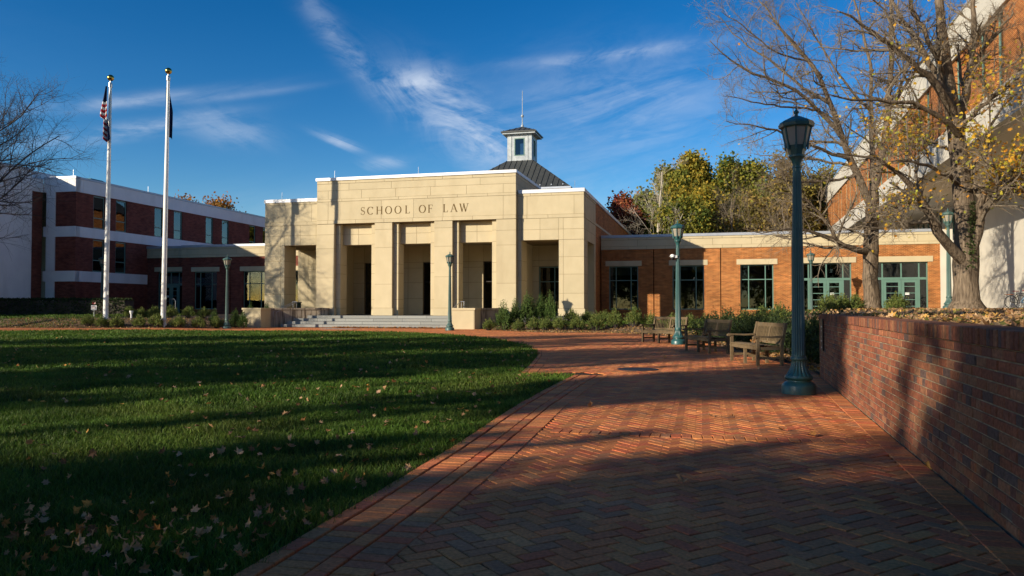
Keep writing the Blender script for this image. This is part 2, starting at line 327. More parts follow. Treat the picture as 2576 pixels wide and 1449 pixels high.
# ------------------------------------------------------------------ terrain
WALL_A = np.array([1.0, -1.9]); WALL_B = np.array([5.73, 14.16]); WD = (WALL_B - WALL_A) / np.linalg.norm(WALL_B - WALL_A); WN = np.array([WD[1], -WD[0]])   # WN points behind the wall
def yfL(x): return np.interp(x, [-60, -40, -30, -24, -20, -17.6, -16.4], [53, 46.5, 43.3, 42.2, 42.5, 44.3, 47.6])
def yfR(x): return np.interp(x, [-2.2, .3, 2.2, 4.5, 6.5], [44.4, 39.6, 37.8, 38.0, 35.5])
def xeR(y): return np.interp(y, [14, 16, 20, 26, 31, 35.5], [5.75, 6.2, 6.6, 6.9, 6.9, 6.5])
def gz(x, y):
    x = np.asarray(x, float); y = np.asarray(y, float)
    z = .1 * ss(-x, 15, 20) * ss(y, 35, 41.5)
    z = z + ss(-x, 16.2, 17.6) * (.50 * ss(y - yfL(x), 0, 2.4) + .15 * ss(y - yfL(x), 2, 7))
    D = np.where(x > 6.5, np.maximum(x - xeR(y), y - 36), y - yfR(x)); D = np.where((x > -2.0), D, -1)
    right = (y > 14.2)
    m = ss(x - xeR(y), 1.5, 6.5) * (1 - .9 * ss(y, 31, 43))
    z = z + np.where(right, .40 * ss(D, .2, 4) + .76 * m * (x > 6), 0)
    return z
def bank_z(x, y):
    d = (x - WALL_A[0]) * WN[0] + (y - WALL_A[1]) * WN[1]
    lo = 1.11 + .05 * ss(d, .5, 5)
    return np.where(y < 14.2, lo, np.maximum(gz(x, y), lo * (1 - ss(y, 14.2, 19)) * ss(x - xeR(y), 1.0, 2.5)))
LAWN_EDGE = [(-2.3, .5), (-1.55, 2.6), (-1.36, 3.6), (-.97, 5.22), (-.57, 6.96), (.06, 10.02), (.75, 12.85), (1.2, 14.49)]
LAWN_FAR = [(.17, 14.95), (.37, 16.73), (.67, 20.1), (.74, 22.2), (.45, 26.2), (-.7, 31), (-2.9, 35.6), (-5.9, 38.9), (-9, 40.2), (-12.6, 40.7), (-16.9, 40.5), (-22, 39.7), (-26.7, 38.8), (-48, 35)]
LAWN = np.array(LAWN_EDGE + LAWN_FAR + [(-70, 30), (-70, -25), (-6, -25), (-4, -6)])
PATH = np.array(LAWN_EDGE + LAWN_FAR + [(-48, 41.5), (-30, 43.3), (-24, 42.2), (-20, 42.5), (-17.6, 44.3), (-16.4, 47.6), (-14.5, 48.4), (-2.2, 45.2), (-2.2, 44.4), (.3, 39.6), (2.2, 37.8), (4.5, 38.0), (6.5, 35.5), (6.9, 31), (6.9, 26), (6.6, 20), (6.2, 16), (5.73, 14.16), (1.0, -1.9), (0, -6), (-4, -6)])
def inside(poly, x, y):
    x = np.asarray(x); y = np.asarray(y); c = np.zeros(x.shape, bool); n = len(poly); j = n - 1
    for i in range(n):
        xi, yi = poly[i]; xj, yj = poly[j]
        c ^= ((yi > y) != (yj > y)) & (x < (xj - xi) * (y - yi) / (yj - yi + 1e-12) + xi); j = i
    return c
def dist_poly(pts, x, y):
    d = np.full(np.shape(x), 1e9)
    for (ax, ay), (bx, by) in zip(pts[:-1], pts[1:]):
        t = np.clip(((x - ax) * (bx - ax) + (y - ay) * (by - ay)) / ((bx - ax) ** 2 + (by - ay) ** 2), 0, 1); d = np.minimum(d, np.hypot(x - ax - t * (bx - ax), y - ay - t * (by - ay)))
    return d
def in_view(x, y, z, marg=1.03):
    """inside the picture's field of view (used only to leave out what it shows nothing of)"""
    return (y > .5) & (np.abs(x / np.maximum(y, .1)) < .675 * marg + .3 / np.maximum(y, .5))
def grid_sheet(xs, ys, zf):
    X, Y = np.meshgrid(xs, ys); V = np.stack([X, Y, zf(X, Y)], -1).reshape(-1, 3); nx, ny = len(xs), len(ys)
    i = (np.arange(ny - 1)[:, None] * nx + np.arange(nx - 1)[None]).ravel(); return V, np.stack([i, i + 1, i + 1 + nx, i + nx], 1)

# ------------------------------------------------------------------ the ground
far = np.array([(-900, -300, -.35), (900, -300, -.35), (900, 1400, -.35), (-900, 1400, -.35)])
tag(add('ground', np_mesh('ground', far, np.array([[0, 1, 2, 3]])), M['fargrass']), kind='structure')
V, F = grid_sheet(np.arange(-62, 46.1, .6), np.arange(-26, 80.1, .6), lambda x, y: gz(x, y) - .04)
cc = V[F].mean(1); wd = (cc[:, 0] - WALL_A[0]) * WN[0] + (cc[:, 1] - WALL_A[1]) * WN[1]
F = F[~((wd > 0) & (cc[:, 1] < 14))]
tag(add('planting_bed', np_mesh('planting_bed', V, F), M['soil']), kind='structure')
V, F = grid_sheet(np.arange(-62, 6, .4), np.arange(-26, 42, .4), lambda x, y: gz(x, y) - .028)
c = V[F].mean(1); k = inside(LAWN, c[:, 0], c[:, 1])
tag(add('lawn', np_mesh('lawn', V, F[k]), M['lawnsoil']), kind='structure')
V, F = grid_sheet(np.arange(-48, 8, .3), np.arange(-6, 49, .3), lambda x, y: gz(x, y) - .014)
c = V[F].mean(1); k = inside(PATH, c[:, 0], c[:, 1])
path = tag(add('brick_path', np_mesh('brick_path', V, F[k]), M['sand']), kind='structure')
# leafy bank held by the retaining wall
rows = np.concatenate([np.arange(-2, 14.2, .6), [14.19, 14.25], np.arange(14.8, 47, .6)]); cols = np.linspace(0, 1, 60) ** 1.5
xl = np.where(rows < 14.2, np.interp(rows, [WALL_A[1], WALL_B[1]], [WALL_A[0], WALL_B[0]]) + .18, xeR(rows) + .25)
X = xl[:, None] + (46 - xl[:, None]) * cols[None]; Yg = np.repeat(rows[:, None], 60, 1)
V = np.stack([X, Yg, bank_z(X, Yg) + np.random.default_rng(3).normal(0, .012, X.shape)], -1).reshape(-1, 3)
i = (np.arange(len(rows) - 1)[:, None] * 60 + np.arange(59)[None]).ravel()
tag(add('leafy_bank', np_mesh('leafy_bank', V, np.stack([i, i + 1, i + 61, i + 60], 1), smooth=True), M['soil']), kind='structure')

# ------------------------------------------------------------------ bricks
def brick_boxes(c, ang, Ls, Ws, Hs, cham=.0045):
    """chamfered paving bricks, tops at c z; returns V,F,(12 verts each)"""
    n = len(c); Ls = np.broadcast_to(Ls, n); Ws = np.broadcast_to(Ws, n); Hs = np.broadcast_to(Hs, n)
    sx = np.array([-1, 1, 1, -1]); sy = np.array([-1, -1, 1, 1]); V = np.zeros((n, 12, 3))
    for k, (ins, dz) in enumerate(((cham, 0), (0, cham), (0, None))):
        V[:, k * 4:k * 4 + 4, 0] = sx * (Ls / 2 - ins)[:, None]; V[:, k * 4:k * 4 + 4, 1] = sy * (Ws / 2 - ins)[:, None]
        V[:, k * 4:k * 4 + 4, 2] = -(Hs[:, None] if dz is None else dz)
    ca, sa = np.cos(ang)[:, None], np.sin(ang)[:, None]; x = V[:, :, 0] * ca - V[:, :, 1] * sa; y = V[:, :, 0] * sa + V[:, :, 1] * ca
    V[:, :, 0] = x + c[:, :1]; V[:, :, 1] = y + c[:, 1:2]; V[:, :, 2] += c[:, 2:3]
    f = [(0, 1, 2, 3)] + [(4 + i, 4 + (i + 1) % 4, (i + 1) % 4, i) for i in range(4)] + [(8 + i, 8 + (i + 1) % 4, 4 + (i + 1) % 4, 4 + i) for i in range(4)]
    F = (np.arange(n)[:, None, None] * 12 + np.array(f)[None]).reshape(-1, 4)
    return V.reshape(-1, 3), F
PAV = np.array([(.30, .155, .072), (.27, .135, .065), (.32, .18, .085), (.25, .10, .065), (.21, .085, .065), (.28, .075, .052), (.17, .115, .085), (.125, .105, .095), (.24, .165, .095), (.30, .12, .06)])
PAV = PAV.mean(0) + (PAV - PAV.mean(0)) * .55; PAV *= np.array([2.0, 1.40, .86])
def pav_col(n, r): return PAV[r.choice(len(PAV), n, p=[.18, .15, .13, .13, .1, .07, .08, .05, .06, .05])] * r.normal(1, .08, (n, 1))
C_, A_, L_, W_ = [], [], [], []
def put(x, y, a, l, w, dz=0.):
    C_.append(np.stack([x, y, gz(x, y) + dz], 1)); A_.append(np.broadcast_to(a, len(x)).astype(float)); L_.append(np.broadcast_to(l, len(x)).astype(float)); W_.append(np.broadcast_to(w, len(x)).astype(float))
def course(pts, off, along, across, end=None, dz=0., gap=.008):
    """bricks laid side by side along a polyline, off metres to its right; returns nothing"""
    P = np.array(pts, float); T = np.diff(P, axis=0); sl = np.linalg.norm(T, axis=1); T = T / sl[:, None]
    vt = np.concatenate([[T[0]], (T[:-1] + T[1:]), [T[-1]]]); vt /= np.linalg.norm(vt, axis=1)[:, None]; Q = P + np.stack([vt[:, 1], -vt[:, 0]], 1) * off
    d = np.concatenate([[0], np.cumsum(np.linalg.norm(np.diff(Q, axis=0), axis=1))]); s = np.arange(along / 2, d[-1], along + gap)
    x = np.interp(s, d, Q[:, 0]); y = np.interp(s, d, Q[:, 1]); e = .05; dx = np.interp(s + e, d, Q[:, 0]) - np.interp(s - e, d, Q[:, 0]); dy = np.interp(s + e, d, Q[:, 1]) - np.interp(s - e, d, Q[:, 1])
    put(x, y, np.arctan2(dy, dx) + rng.normal(0, .012, len(s)), along, across, dz)
course(LAWN_EDGE, .055, .20, .10, dz=.012); course(LAWN_EDGE, .215, .096, .196, dz=.005); course(LAWN_EDGE, .375, .20, .10, dz=.006); course(LAWN_EDGE, .54, .096, .196, dz=.006)
FAR2 = LAWN_FAR
course(FAR2, .055, .20, .10, dz=.01); course(FAR2, .215, .096, .196, dz=.006)
course([tuple(WALL_B), tuple(WALL_A)], .115, .096, .196, dz=.006)
BAND1 = [(.42, 7.98), (1.6, 7.66), (3.62, 7.22)]; BAND2 = [(1.65, 15.0), (5.75, 14.75)]
course(BAND1, 0, .094, .196, dz=.006); course(BAND2, 0, .094, .196, dz=.006)
# herringbone field at 45 degrees to the border
a = .1035; th = R(31); xs = np.arange(-520, 760); X, Y = np.meshgrid(xs, xs); K = (X - Y) % 4; hor = K == 0; ver = K == 3
cx = np.concatenate([(X[hor] + 1.0), (X[ver] + .5)]) * a; cy = np.concatenate([(Y[hor] + .5), (Y[ver] + 1.0)]) * a; aa = np.concatenate([np.zeros(hor.sum()), np.full(ver.sum(), math.pi / 2)])
wx = cx * math.cos(th) - cy * math.sin(th); wy = cx * math.sin(th) + cy * math.cos(th); aa = aa + th
k = (wy > .8) & (wy < 49) & (wx > -34) & (wx < 8) & in_view(wx, wy, 0, 1.35); wx, wy, aa = wx[k], wy[k], aa[k]
k = inside(PATH, wx, wy) & (dist_poly(LAWN_EDGE, wx, wy) > .60) & (dist_poly(LAWN_FAR, wx, wy) > .25) & (dist_poly([tuple(WALL_A), tuple(WALL_B)], wx, wy) > .16) & (dist_poly(BAND1, wx, wy) > .055) & (dist_poly(BAND2, wx, wy) > .055)
put(wx[k], wy[k], aa[k] + rng.normal(0, .007, k.sum()), .1985, .0955)
BC = np.concatenate(C_); BA = np.concatenate(A_); BL = np.concatenate(L_); BW = np.concatenate(W_)
k = in_view(BC[:, 0], BC[:, 1], 0, 1.35) & (BC[:, 1] > .8); BC, BA, BL, BW = BC[k], BA[k], BL[k], BW[k]
BC[:, 2] += rng.normal(0, .0012, len(BC)); bcol = pav_col(len(BC), rng)
# the 300 that show largest are single pieces
key = np.where((np.abs(BC[:, 0] / BC[:, 1]) < .69) & (BC[:, 1] > 3.45), BC[:, 1], 1e6); near = np.argsort(key)[:300]; isn = np.zeros(len(BC), bool); isn[near] = True
V, F = brick_boxes(BC[~isn], BA[~isn], BL[~isn], BW[~isn], .05)
tag(add('paving_bricks', np_mesh('paving_bricks', V, F, np.repeat(bcol[~isn], 12, 0)), M['paver'], path), kind='stuff')
pm = {}
for i in near:
    kk = (round(BL[i], 3), round(BW[i], 3), int(rng.integers(10)))
    if kk not in pm:
        V, F = brick_boxes(np.zeros((1, 3)), np.zeros(1), kk[0], kk[1], .05); pm[kk] = np_mesh('paver', V, F, np.repeat(PAV[kk[2]][None] * rng.normal(1, .06), 12, 0))
    o = add('brick', pm[kk], M['paver'], path, loc=tuple(BC[i]), rotz=BA[i]); o.rotation_euler[0] = rng.normal(0, .004); o.rotation_euler[1] = rng.normal(0, .004)

# ------------------------------------------------------------------ retaining wall
WL = float(np.linalg.norm(WALL_B - WALL_A)); WTOP = 1.165; CAPH = .112; WANG = math.atan2(WD[1], WD[0])
wall = tag(empty('retaining_wall', (WALL_A[0], WALL_A[1], 0), WANG), 'long low red brick retaining wall with a rowlock brick cap beside the path', 'wall')
# local: x along the wall, y to the left (towards the path is +y), z up
mb = MB().box(0, WL, -.33, -.008, -.05, WTOP - CAPH).box(0, WL, -.335, -.004, WTOP - CAPH, WTOP - .006); mb.build('mortar_core', M['mortar'], wall)
WB_ = None; rows_n = 15; rh = (WTOP - CAPH) / rows_n; wb = []
r2 = np.random.default_rng(11)
for r in range(rows_n):
    hdr = (r % 6 == 3); l = .0955 if hdr else .200; x = -r2.random() * .02 - (0 if r % 2 else .105)
    while x < WL:
        x0, x1 = max(x, 0), min(x + l, WL)
        if x1 - x0 > .03: wb.append(((x0 + x1) / 2, r * rh + rh / 2, x1 - x0, rh - .010, 0))
        x += l + .010
x = .004
while x < WL - .03: wb.append((x + .031, WTOP - CAPH / 2, .062, CAPH - .004, 1)); x += .071
wb = np.array(wb); yy = wb[:, 0] * WD[1] + WALL_A[1]
WB = np.array([(.27, .090, .045), (.235, .078, .042), (.30, .115, .055), (.20, .070, .042), (.155, .062, .045), (.32, .145, .075), (.09, .075, .07), (.24, .12, .06)])
WB = WB.mean(0) + (WB - WB.mean(0)) * .75
def wall_boxes(c, l, h, dep, out, cham=.005):
    """boxes seen from +y: front face chamfered"""
    n = len(c); V = np.zeros((n, 12, 3)); sx = np.array([-1, 1, 1, -1]); sz = np.array([-1, -1, 1, 1])
    for k, (ins, y) in enumerate(((cham, out), (0, out - cham), (0, -dep))):
        V[:, k * 4:k * 4 + 4, 0] = c[:, :1] + sx * (l / 2 - ins)[:, None]; V[:, k * 4:k * 4 + 4, 2] = c[:, 1:2] + sz * (h / 2 - ins)[:, None]; V[:, k * 4:k * 4 + 4, 1] = np.broadcast_to(y, n)[:, None]
    f = [(3, 2, 1, 0)] + [(i, (i + 1) % 4, 4 + (i + 1) % 4, 4 + i) for i in range(4)] + [(4 + i, 4 + (i + 1) % 4, 8 + (i + 1) % 4, 8 + i) for i in range(4)] + [(8, 9, 10, 11)]
    return V.reshape(-1, 3), (np.arange(n)[:, None, None] * 12 + np.array(f)[None]).reshape(-1, 4)
wcol = WB[r2.choice(8, len(wb), p=[.24, .2, .14, .13, .09, .07, .05, .08])] * r2.normal(1, .09, (len(wb), 1))
cap = wb[:, 4] == 1
key = np.where((yy > 3.85) & ~cap, yy, 1e6); near = np.argsort(key)[:300]; isn = np.zeros(len(wb), bool); isn[near] = True
capn = np.argsort(np.where((yy > 3.9) & cap, yy, 1e6))[:int(((yy > 3.9) & cap).sum())]; isn[capn] = True
s = ~isn & ~cap; V, F = wall_boxes(wb[s][:, :2], wb[s][:, 2], wb[s][:, 3], .09, r2.normal(.003, .0018, s.sum()))
tag(add('wall_bricks', np_mesh('wall_bricks', V, F, np.repeat(wcol[s], 12, 0)), M['wallbrick'], wall), kind='stuff')
s = ~isn & cap; V, F = wall_boxes(wb[s][:, :2], wb[s][:, 2], wb[s][:, 3], .345, r2.normal(.012, .002, s.sum()))
tag(add('cap_bricks', np_mesh('cap_bricks', V, F, np.repeat(wcol[s] * .8, 12, 0)), M['wallbrick'], wall), kind='stuff')
pm = {}
for i in np.concatenate([near, capn]):
    kk = (round(wb[i, 2], 2), round(wb[i, 3], 3), int(wb[i, 4]), int(r2.integers(8)))
    if kk not in pm:
        V, F = wall_boxes(np.zeros((1, 2)), np.array([wb[i, 2]]), np.array([wb[i, 3]]), .345 if kk[2] else .09, .0)
        pm[kk] = np_mesh('wall_brick', V, F, np.repeat(WB[kk[3]][None] * (.8 if kk[2] else 1) * r2.normal(1, .05), 12, 0))
    add('brick', pm[kk], M['wallbrick'], wall, loc=(wb[i, 0], r2.normal(.012 if kk[2] else .003, .0018), wb[i, 1]))
# return of the wall behind the bed
rw = tag(empty('return_wall', (WALL_B[0], WALL_B[1], 0), R(-10)), 'short brick return of the retaining wall, turning behind the leafy bed', 'wall')
box('wall', M['brick'], rw, .0, 6, -.30, .012, -.05, 1.05); box('cap', M['wallbrick'], rw, .0, 6, -.31, .02, 1.052, 1.16)
# plaque at the wall's far end
pl = tag(empty('wall_plaque', tuple(WALL_B - WD * .62) + (.82,), WANG), 'narrow black plaque with white lettering at the far end of the wall', 'plaque')
box('plate', M['plaque'], pl, -.17, .17, .012, .032, -.30, .26)
for zz, w in ((.12, .20), (.05, .12), (-.06, .07), (-.13, .22), (-.25, .18)):
    for i in range(int(w / .035)): box('lettering', M['paint_white'], pl, -w / 2 + i * .035, -w / 2 + i * .035 + .022, .032, .0335, zz - .014 * (.6 + .4 * (i % 2)), zz + .014)

# ------------------------------------------------------------------ grass, leaves
def grass_blades(n, xy, h, w, r):
    x, y = xy[:, 0], xy[:, 1]; z = gz(x, y) - .028; ang = r.random(n) * 2 * math.pi; lean = r.normal(0, .45, (n, 2))
    hh = h * r.uniform(.6, 1.35, n) * (1 + .25 * np.sin(x * 4.1 + 2 * np.sin(y * 3.3))); ww = w * r.uniform(.7, 1.3, n)
    dx, dy = np.cos(ang) * ww / 2, np.sin(ang) * ww / 2
    b = np.stack([x, y, z], 1); tip = b + np.stack([lean[:, 0] * hh, lean[:, 1] * hh, hh], 1); mid = b + np.stack([lean[:, 0] * hh * .3, lean[:, 1] * hh * .3, hh * .6], 1); d = np.stack([dx, dy, dx * 0], 1)
    V = np.stack([b - d, b + d, mid + d * .8, mid - d * .8, tip], 1); i = np.arange(n)[:, None] * 5
    col = np.array([.056, .118, .011]) * r.uniform(.5, 1.5, (n, 1)) * (1 + .28 * np.sin(x * 1.9 + 1.3 * np.sin(y * 1.1)) * np.sin(y * 2.3 + x * .7))[:, None] + np.clip(np.sin(x * .83 + 2.1 * np.sin(y * .61)) - .55, 0, 1)[:, None] * np.array([.055, .03, .008]) + r.random((n, 1)) ** 6 * np.array([.09, .07, .02])
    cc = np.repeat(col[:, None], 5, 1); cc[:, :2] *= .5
    return V.reshape(-1, 3), [i + np.array([0, 1, 2, 3]), i + np.array([3, 2, 4])], cc.reshape(-1, 3)
gr = np.random.default_rng(5); parts = []
for y0, y1, dens, h, w in ((2.6, 6, 5200, .062, .0050), (6, 10, 3000, .062, .0068), (10, 16, 1200, .065, .011), (16, 26, 420, .07, .018), (26, 42, 190, .075, .030)):
    x0 = -.80 * y1 - .8; n = int(dens * (y1 - y0) * (1.8 - x0)); x = gr.uniform(x0, 1.8, n); y = gr.uniform(y0, y1, n)
    k = (inside(LAWN, x, y) | (dist_poly(LAWN_EDGE + LAWN_FAR, x, y) < .085 * gr.random(n) ** 2)) & in_view(x, y, 0, 1.12); parts.append(grass_blades(k.sum(), np.stack([x[k], y[k]], 1), h, w, gr))
# lit turf behind the right-hand shrubs and the strip in front of the left hedge
n = 24000; x = gr.uniform(6.9, 20, n); y = gr.uniform(31, 47, n); k = (x > xeR(y) + .8)
parts.append(grass_blades(k.sum(), np.stack([x[k], y[k]], 1), .09, .03, gr))
n = 9000; x = gr.uniform(1.5, 9, n); y = gr.uniform(39.5, 47, n); k = (y > yfR(x) + 2.2)
parts.append(grass_blades(k.sum(), np.stack([x[k], y[k]], 1), .09, .034, gr))
n = 26000; x = gr.uniform(-46, -21.5, n); y = gr.uniform(42, 56, n); k = (y > yfL(x) + .35) & ((x < -25) | (y > 46))
parts.append(grass_blades(k.sum(), np.stack([x[k], y[k]], 1), .09, .034, gr))
Vs, Fq, Ft, Cs, o = [], [], [], [], 0
for V, F, c in parts: Vs.append(V); Fq.append(F[0] + o); Ft.append(F[1] + o); Cs.append(c); o += len(V)
g = add('grass', np_mesh('grass', np.concatenate(Vs), [np.concatenate(Fq), np.concatenate(Ft)], np.concatenate(Cs)), M['grass']); tag(g, 'short mown green grass covering the lawns', 'grass', kind='stuff')

def leaf_shape(r, curl=1.0):
    """one curled maple leaf, about one unit across: verts and faces"""
    tips = [(90, .55), (40, .50), (-10, .42), (-60, .20), (-90, .30), (-120, .20), (190, .42), (140, .50)]
    ring = []
    for i, (a, rad) in enumerate(tips):
        a2 = tips[(i + 1) % 8][0]; a2 = a2 if a2 <= a else a2 - 360
        ring.append((R(a), rad * r.uniform(.85, 1.1))); ring.append((R((a + a2) / 2), rad * r.uniform(.52, .72)))
    pts = [(0, 0, 0)]; ax = r.uniform(0, math.pi)
    for a, rad in ring:
        x, y = rad * math.cos(a), rad * math.sin(a); d = x * math.cos(ax) + y * math.sin(ax); pts.append((x, y, curl * (.85 * d * d + .25 * rad * r.normal(0, .4))))
    return np.array(pts), np.array([(0, 1 + i, 1 + (i + 1) % 16) for i in range(16)])
DRY = np.array([1.0, .84, .62]) * np.array([(.42, .29, .18), (.36, .24, .15), (.48, .36, .25), (.28, .16, .08), (.40, .20, .07), (.50, .30, .09), (.22, .13, .08), (.45, .33, .26)])
def rot_mats(n, r, tilt):
    a = r.random(n) * 2 * math.pi; t = r.normal(0, tilt, n); b = r.random(n) * 2 * math.pi
    ca, sa, ct, st, cb, sb = np.cos(a), np.sin(a), np.cos(t), np.sin(t), np.cos(b), np.sin(b); Z = np.zeros(n); O = np.ones(n)
    Rz = np.stack([ca, -sa, Z, sa, ca, Z, Z, Z, O], 1).reshape(-1, 3, 3); Rx = np.stack([O, Z, Z, Z, ct, -st, Z, st, ct], 1).reshape(-1, 3, 3); Rb = np.stack([cb, -sb, Z, sb, cb, Z, Z, Z, O], 1).reshape(-1, 3, 3)
    return Rb @ Rx @ Rz
def scatter_leaves(P, size, r, tilt=.5, pal=DRY, lite=None):
    shapes = [leaf_shape(r) for _ in range(6)]; n = len(P); Rm = rot_mats(n, r, tilt); sz = size * r.uniform(.65, 1.3, n); w = r.integers(6, size=n); Vs, Fs, Cs, o = [], [], [], 0
    col = pal[r.integers(len(pal), size=n)] * r.uniform(.75, 1.25, (n, 1))
    for s in range(6):
        k = w == s
        if not k.any(): continue
        V = np.einsum('nij,pj->npi', Rm[k], shapes[s][0]) * sz[k][:, None, None] + P[k][:, None]; m = k.sum()
        Vs.append(V.reshape(-1, 3)); Fs.append((np.arange(m)[:, None, None] * 17 + shapes[s][1][None]).reshape(-1, 3) + o); Cs.append(np.repeat(col[k], 17, 0)); o += m * 17
    return np.concatenate(Vs), np.concatenate(Fs), np.concatenate(Cs)
lr = np.random.default_rng(21)
def lawn_spots(n):
    y = 2.9 + 37 * lr.random(n) ** 2.2; x = (lr.random(n) * 1.44 - .76) * y
    clump = lr.random(n) < .35; d = dist_poly(LAWN_EDGE, x, y)
    keep = inside(LAWN, x, y) & (lr.random(n) < np.where(x > -.9 * y * .35 - 1.0, 1, .5))
    return np.stack([x, y], 1)[keep]
sp = lawn_spots(2400); near_cl = np.concatenate([np.stack([lr.normal(cx, .30, 20), lr.normal(cy, .18, 20)], 1) for cx, cy in ((-1.75, 4.15), (-2.3, 4.3), (-1.55, 4.5), (-2.6, 4.0), (-2.9, 4.6))])
near_cl = near_cl[inside(LAWN, near_cl[:, 0], near_cl[:, 1])]
sp = np.concatenate([near_cl, sp]); d = sp[:, 1]; ordr = np.argsort(d + np.where(np.abs(sp[:, 0] / d) > .69, 100, 0)); ind, rest = sp[ordr[:240]], sp[ordr[240:]]
lm = []
for i in range(16):
    Vl, Fl = leaf_shape(lr, lr.uniform(1.2, 2.6)); ci = i % 8; c = DRY[ci] * lr.uniform(.85, 1.2); lm.append(np_mesh('fallen_leaf', Vl, Fl, np.repeat(c[None], 17, 0)))
CN = ['tan', 'light brown', 'pale buff', 'dark brown', 'russet', 'golden', 'deep brown', 'pinkish tan']
for x, y in ind:
    li = int(lr.integers(16)); o = add('fallen_leaf', lm[li], M['dryleaf'], loc=(x, y, .03 + lr.random() * .02)); s = .066 * lr.uniform(.55, 1.35); o.scale = (s, s, s); o.rotation_euler = (lr.normal(0, .7), lr.normal(0, .7), lr.random() * 6.28)
    d_ = float(dist_poly(LAWN_EDGE, x, y)); pl_ = ('in the front left corner of the lawn' if x < -2.2 - .25 * (y - 4) and y < 5.5 else 'on the lawn close to the brick border' if d_ < .9 else 'among the leaf heap at the front of the lawn' if y < 4.9 else 'on the open grass left of the path' if y < 6.5 else 'farther out on the middle of the lawn')
    tag(o, f'curled {CN[li % 8]} maple leaf {pl_}', 'leaf', f'{CN[li % 8]} leaves {pl_}')
P = np.concatenate([rest, np.zeros((len(rest), 1)) + .05], 1); P[:, 2] += gz(P[:, 0], P[:, 1])
V, F, c = scatter_leaves(P, .085, lr, .7); tag(add('fallen_leaves', np_mesh('fallen_leaves', V, F, c), M['dryleaf']), 'small tan leaves scattered over the far part of the lawn', 'leaves', kind='stuff')
for i, (x, y, lab) in enumerate(((1.25, 5.6, 'pale dry leaf alone in the middle of the near brick path'), (2.33, 8.95, 'curled tan leaf on the sunlit bricks before the tall lamp post'), (2.58, 8.9, 'small dry leaf just right of another on the sunlit bricks'), (2.83, 7.95, 'dry leaf on the bricks right above the white-jointed brick band'), (3.0, 7.65, 'dry leaf lying on the right end of the white-jointed brick band'), (3.35, 6.15, 'yellow leaf caught at the foot of the brick wall'), (4.93, 11.2, 'dry leaf in the corner where the lamp shadow meets the wall'), (1.1, 13.0, 'pale leaf on the bricks beside the lawn corner'), (3.9, 19.3, 'curled leaf on the bricks in front of the middle bench'), (1.03, 9.9, 'little leaf on the bricks near the border courses'), (5.15, 15.9, 'yellow leaf on the bricks in front of the nearest bench'))):
    o = add('fallen_leaf', lm[i], M['dryleaf'], loc=(x, y, .02)); o.scale = (.12,) * 3; o.rotation_euler = (.2, .1 * i, i); tag(o, lab, 'leaf')
# leaf litter on the bank, in the hedge bed and against the steps
n = 15000; y = 1 + 36 * lr.random(n) ** 1.2; xl_ = np.where(y < 14.2, np.interp(y, [WALL_A[1], WALL_B[1]], [WALL_A[0], WALL_B[0]]) + .42, xeR(y) + .3); x = xl_ + lr.random(n) ** 1.3 * 19
k = (x / y < 1.6); x, y = x[k], y[k]; P = np.stack([x, y, bank_z(x, y) + .03 + lr.random(len(x)) * .03], 1)
LIT = np.array([(.42, .24, .11), (.36, .19, .085), (.48, .31, .16), (.28, .14, .06), (.52, .30, .08), (.40, .26, .15), (.16, .16, .04)])
V1, F1, c1 = scatter_leaves(P, .125, lr, .55, LIT)
n = 3000; y = lr.uniform(14.4, 34, n); x = xeR(y) + .05 + lr.random(n) ** 1.5 * 2.2; P = np.stack([x, y, np.maximum(gz(x, y), bank_z(x, y)) + .02 + lr.random(n) * .03], 1); V2, F2, c2 = scatter_leaves(P, .12, lr, .6, DRY)
n = 5200; xa = lr.uniform(-1.8, 7, n); ya = yfR(xa) + .12 + lr.random(n) ** 1.4 * 3.2; xb = lr.uniform(-30, -17.2, n); yb = yfL(xb) + .12 + lr.random(n) ** 1.4 * 2.4; x = np.concatenate([xa, xb]); y = np.concatenate([ya, yb]); P = np.stack([x, y, gz(x, y) + lr.random(2 * n) * .02], 1); V3, F3, c3 = scatter_leaves(P, .085, lr, .6, LIT * .9)
V2 = np.concatenate([V2, V3]); F2 = np.concatenate([F2, F3 + len(V2) - len(V3)]); c2 = np.concatenate([c2, c3])
tag(add('leaf_litter', np_mesh('leaf_litter', np.concatenate([V1, V2]), np.concatenate([F1, F2 + len(V1)]), np.concatenate([c1, c2])), M['dryleaf']), 'thick brown leaf litter covering the bank behind the wall', 'leaves', kind='stuff')

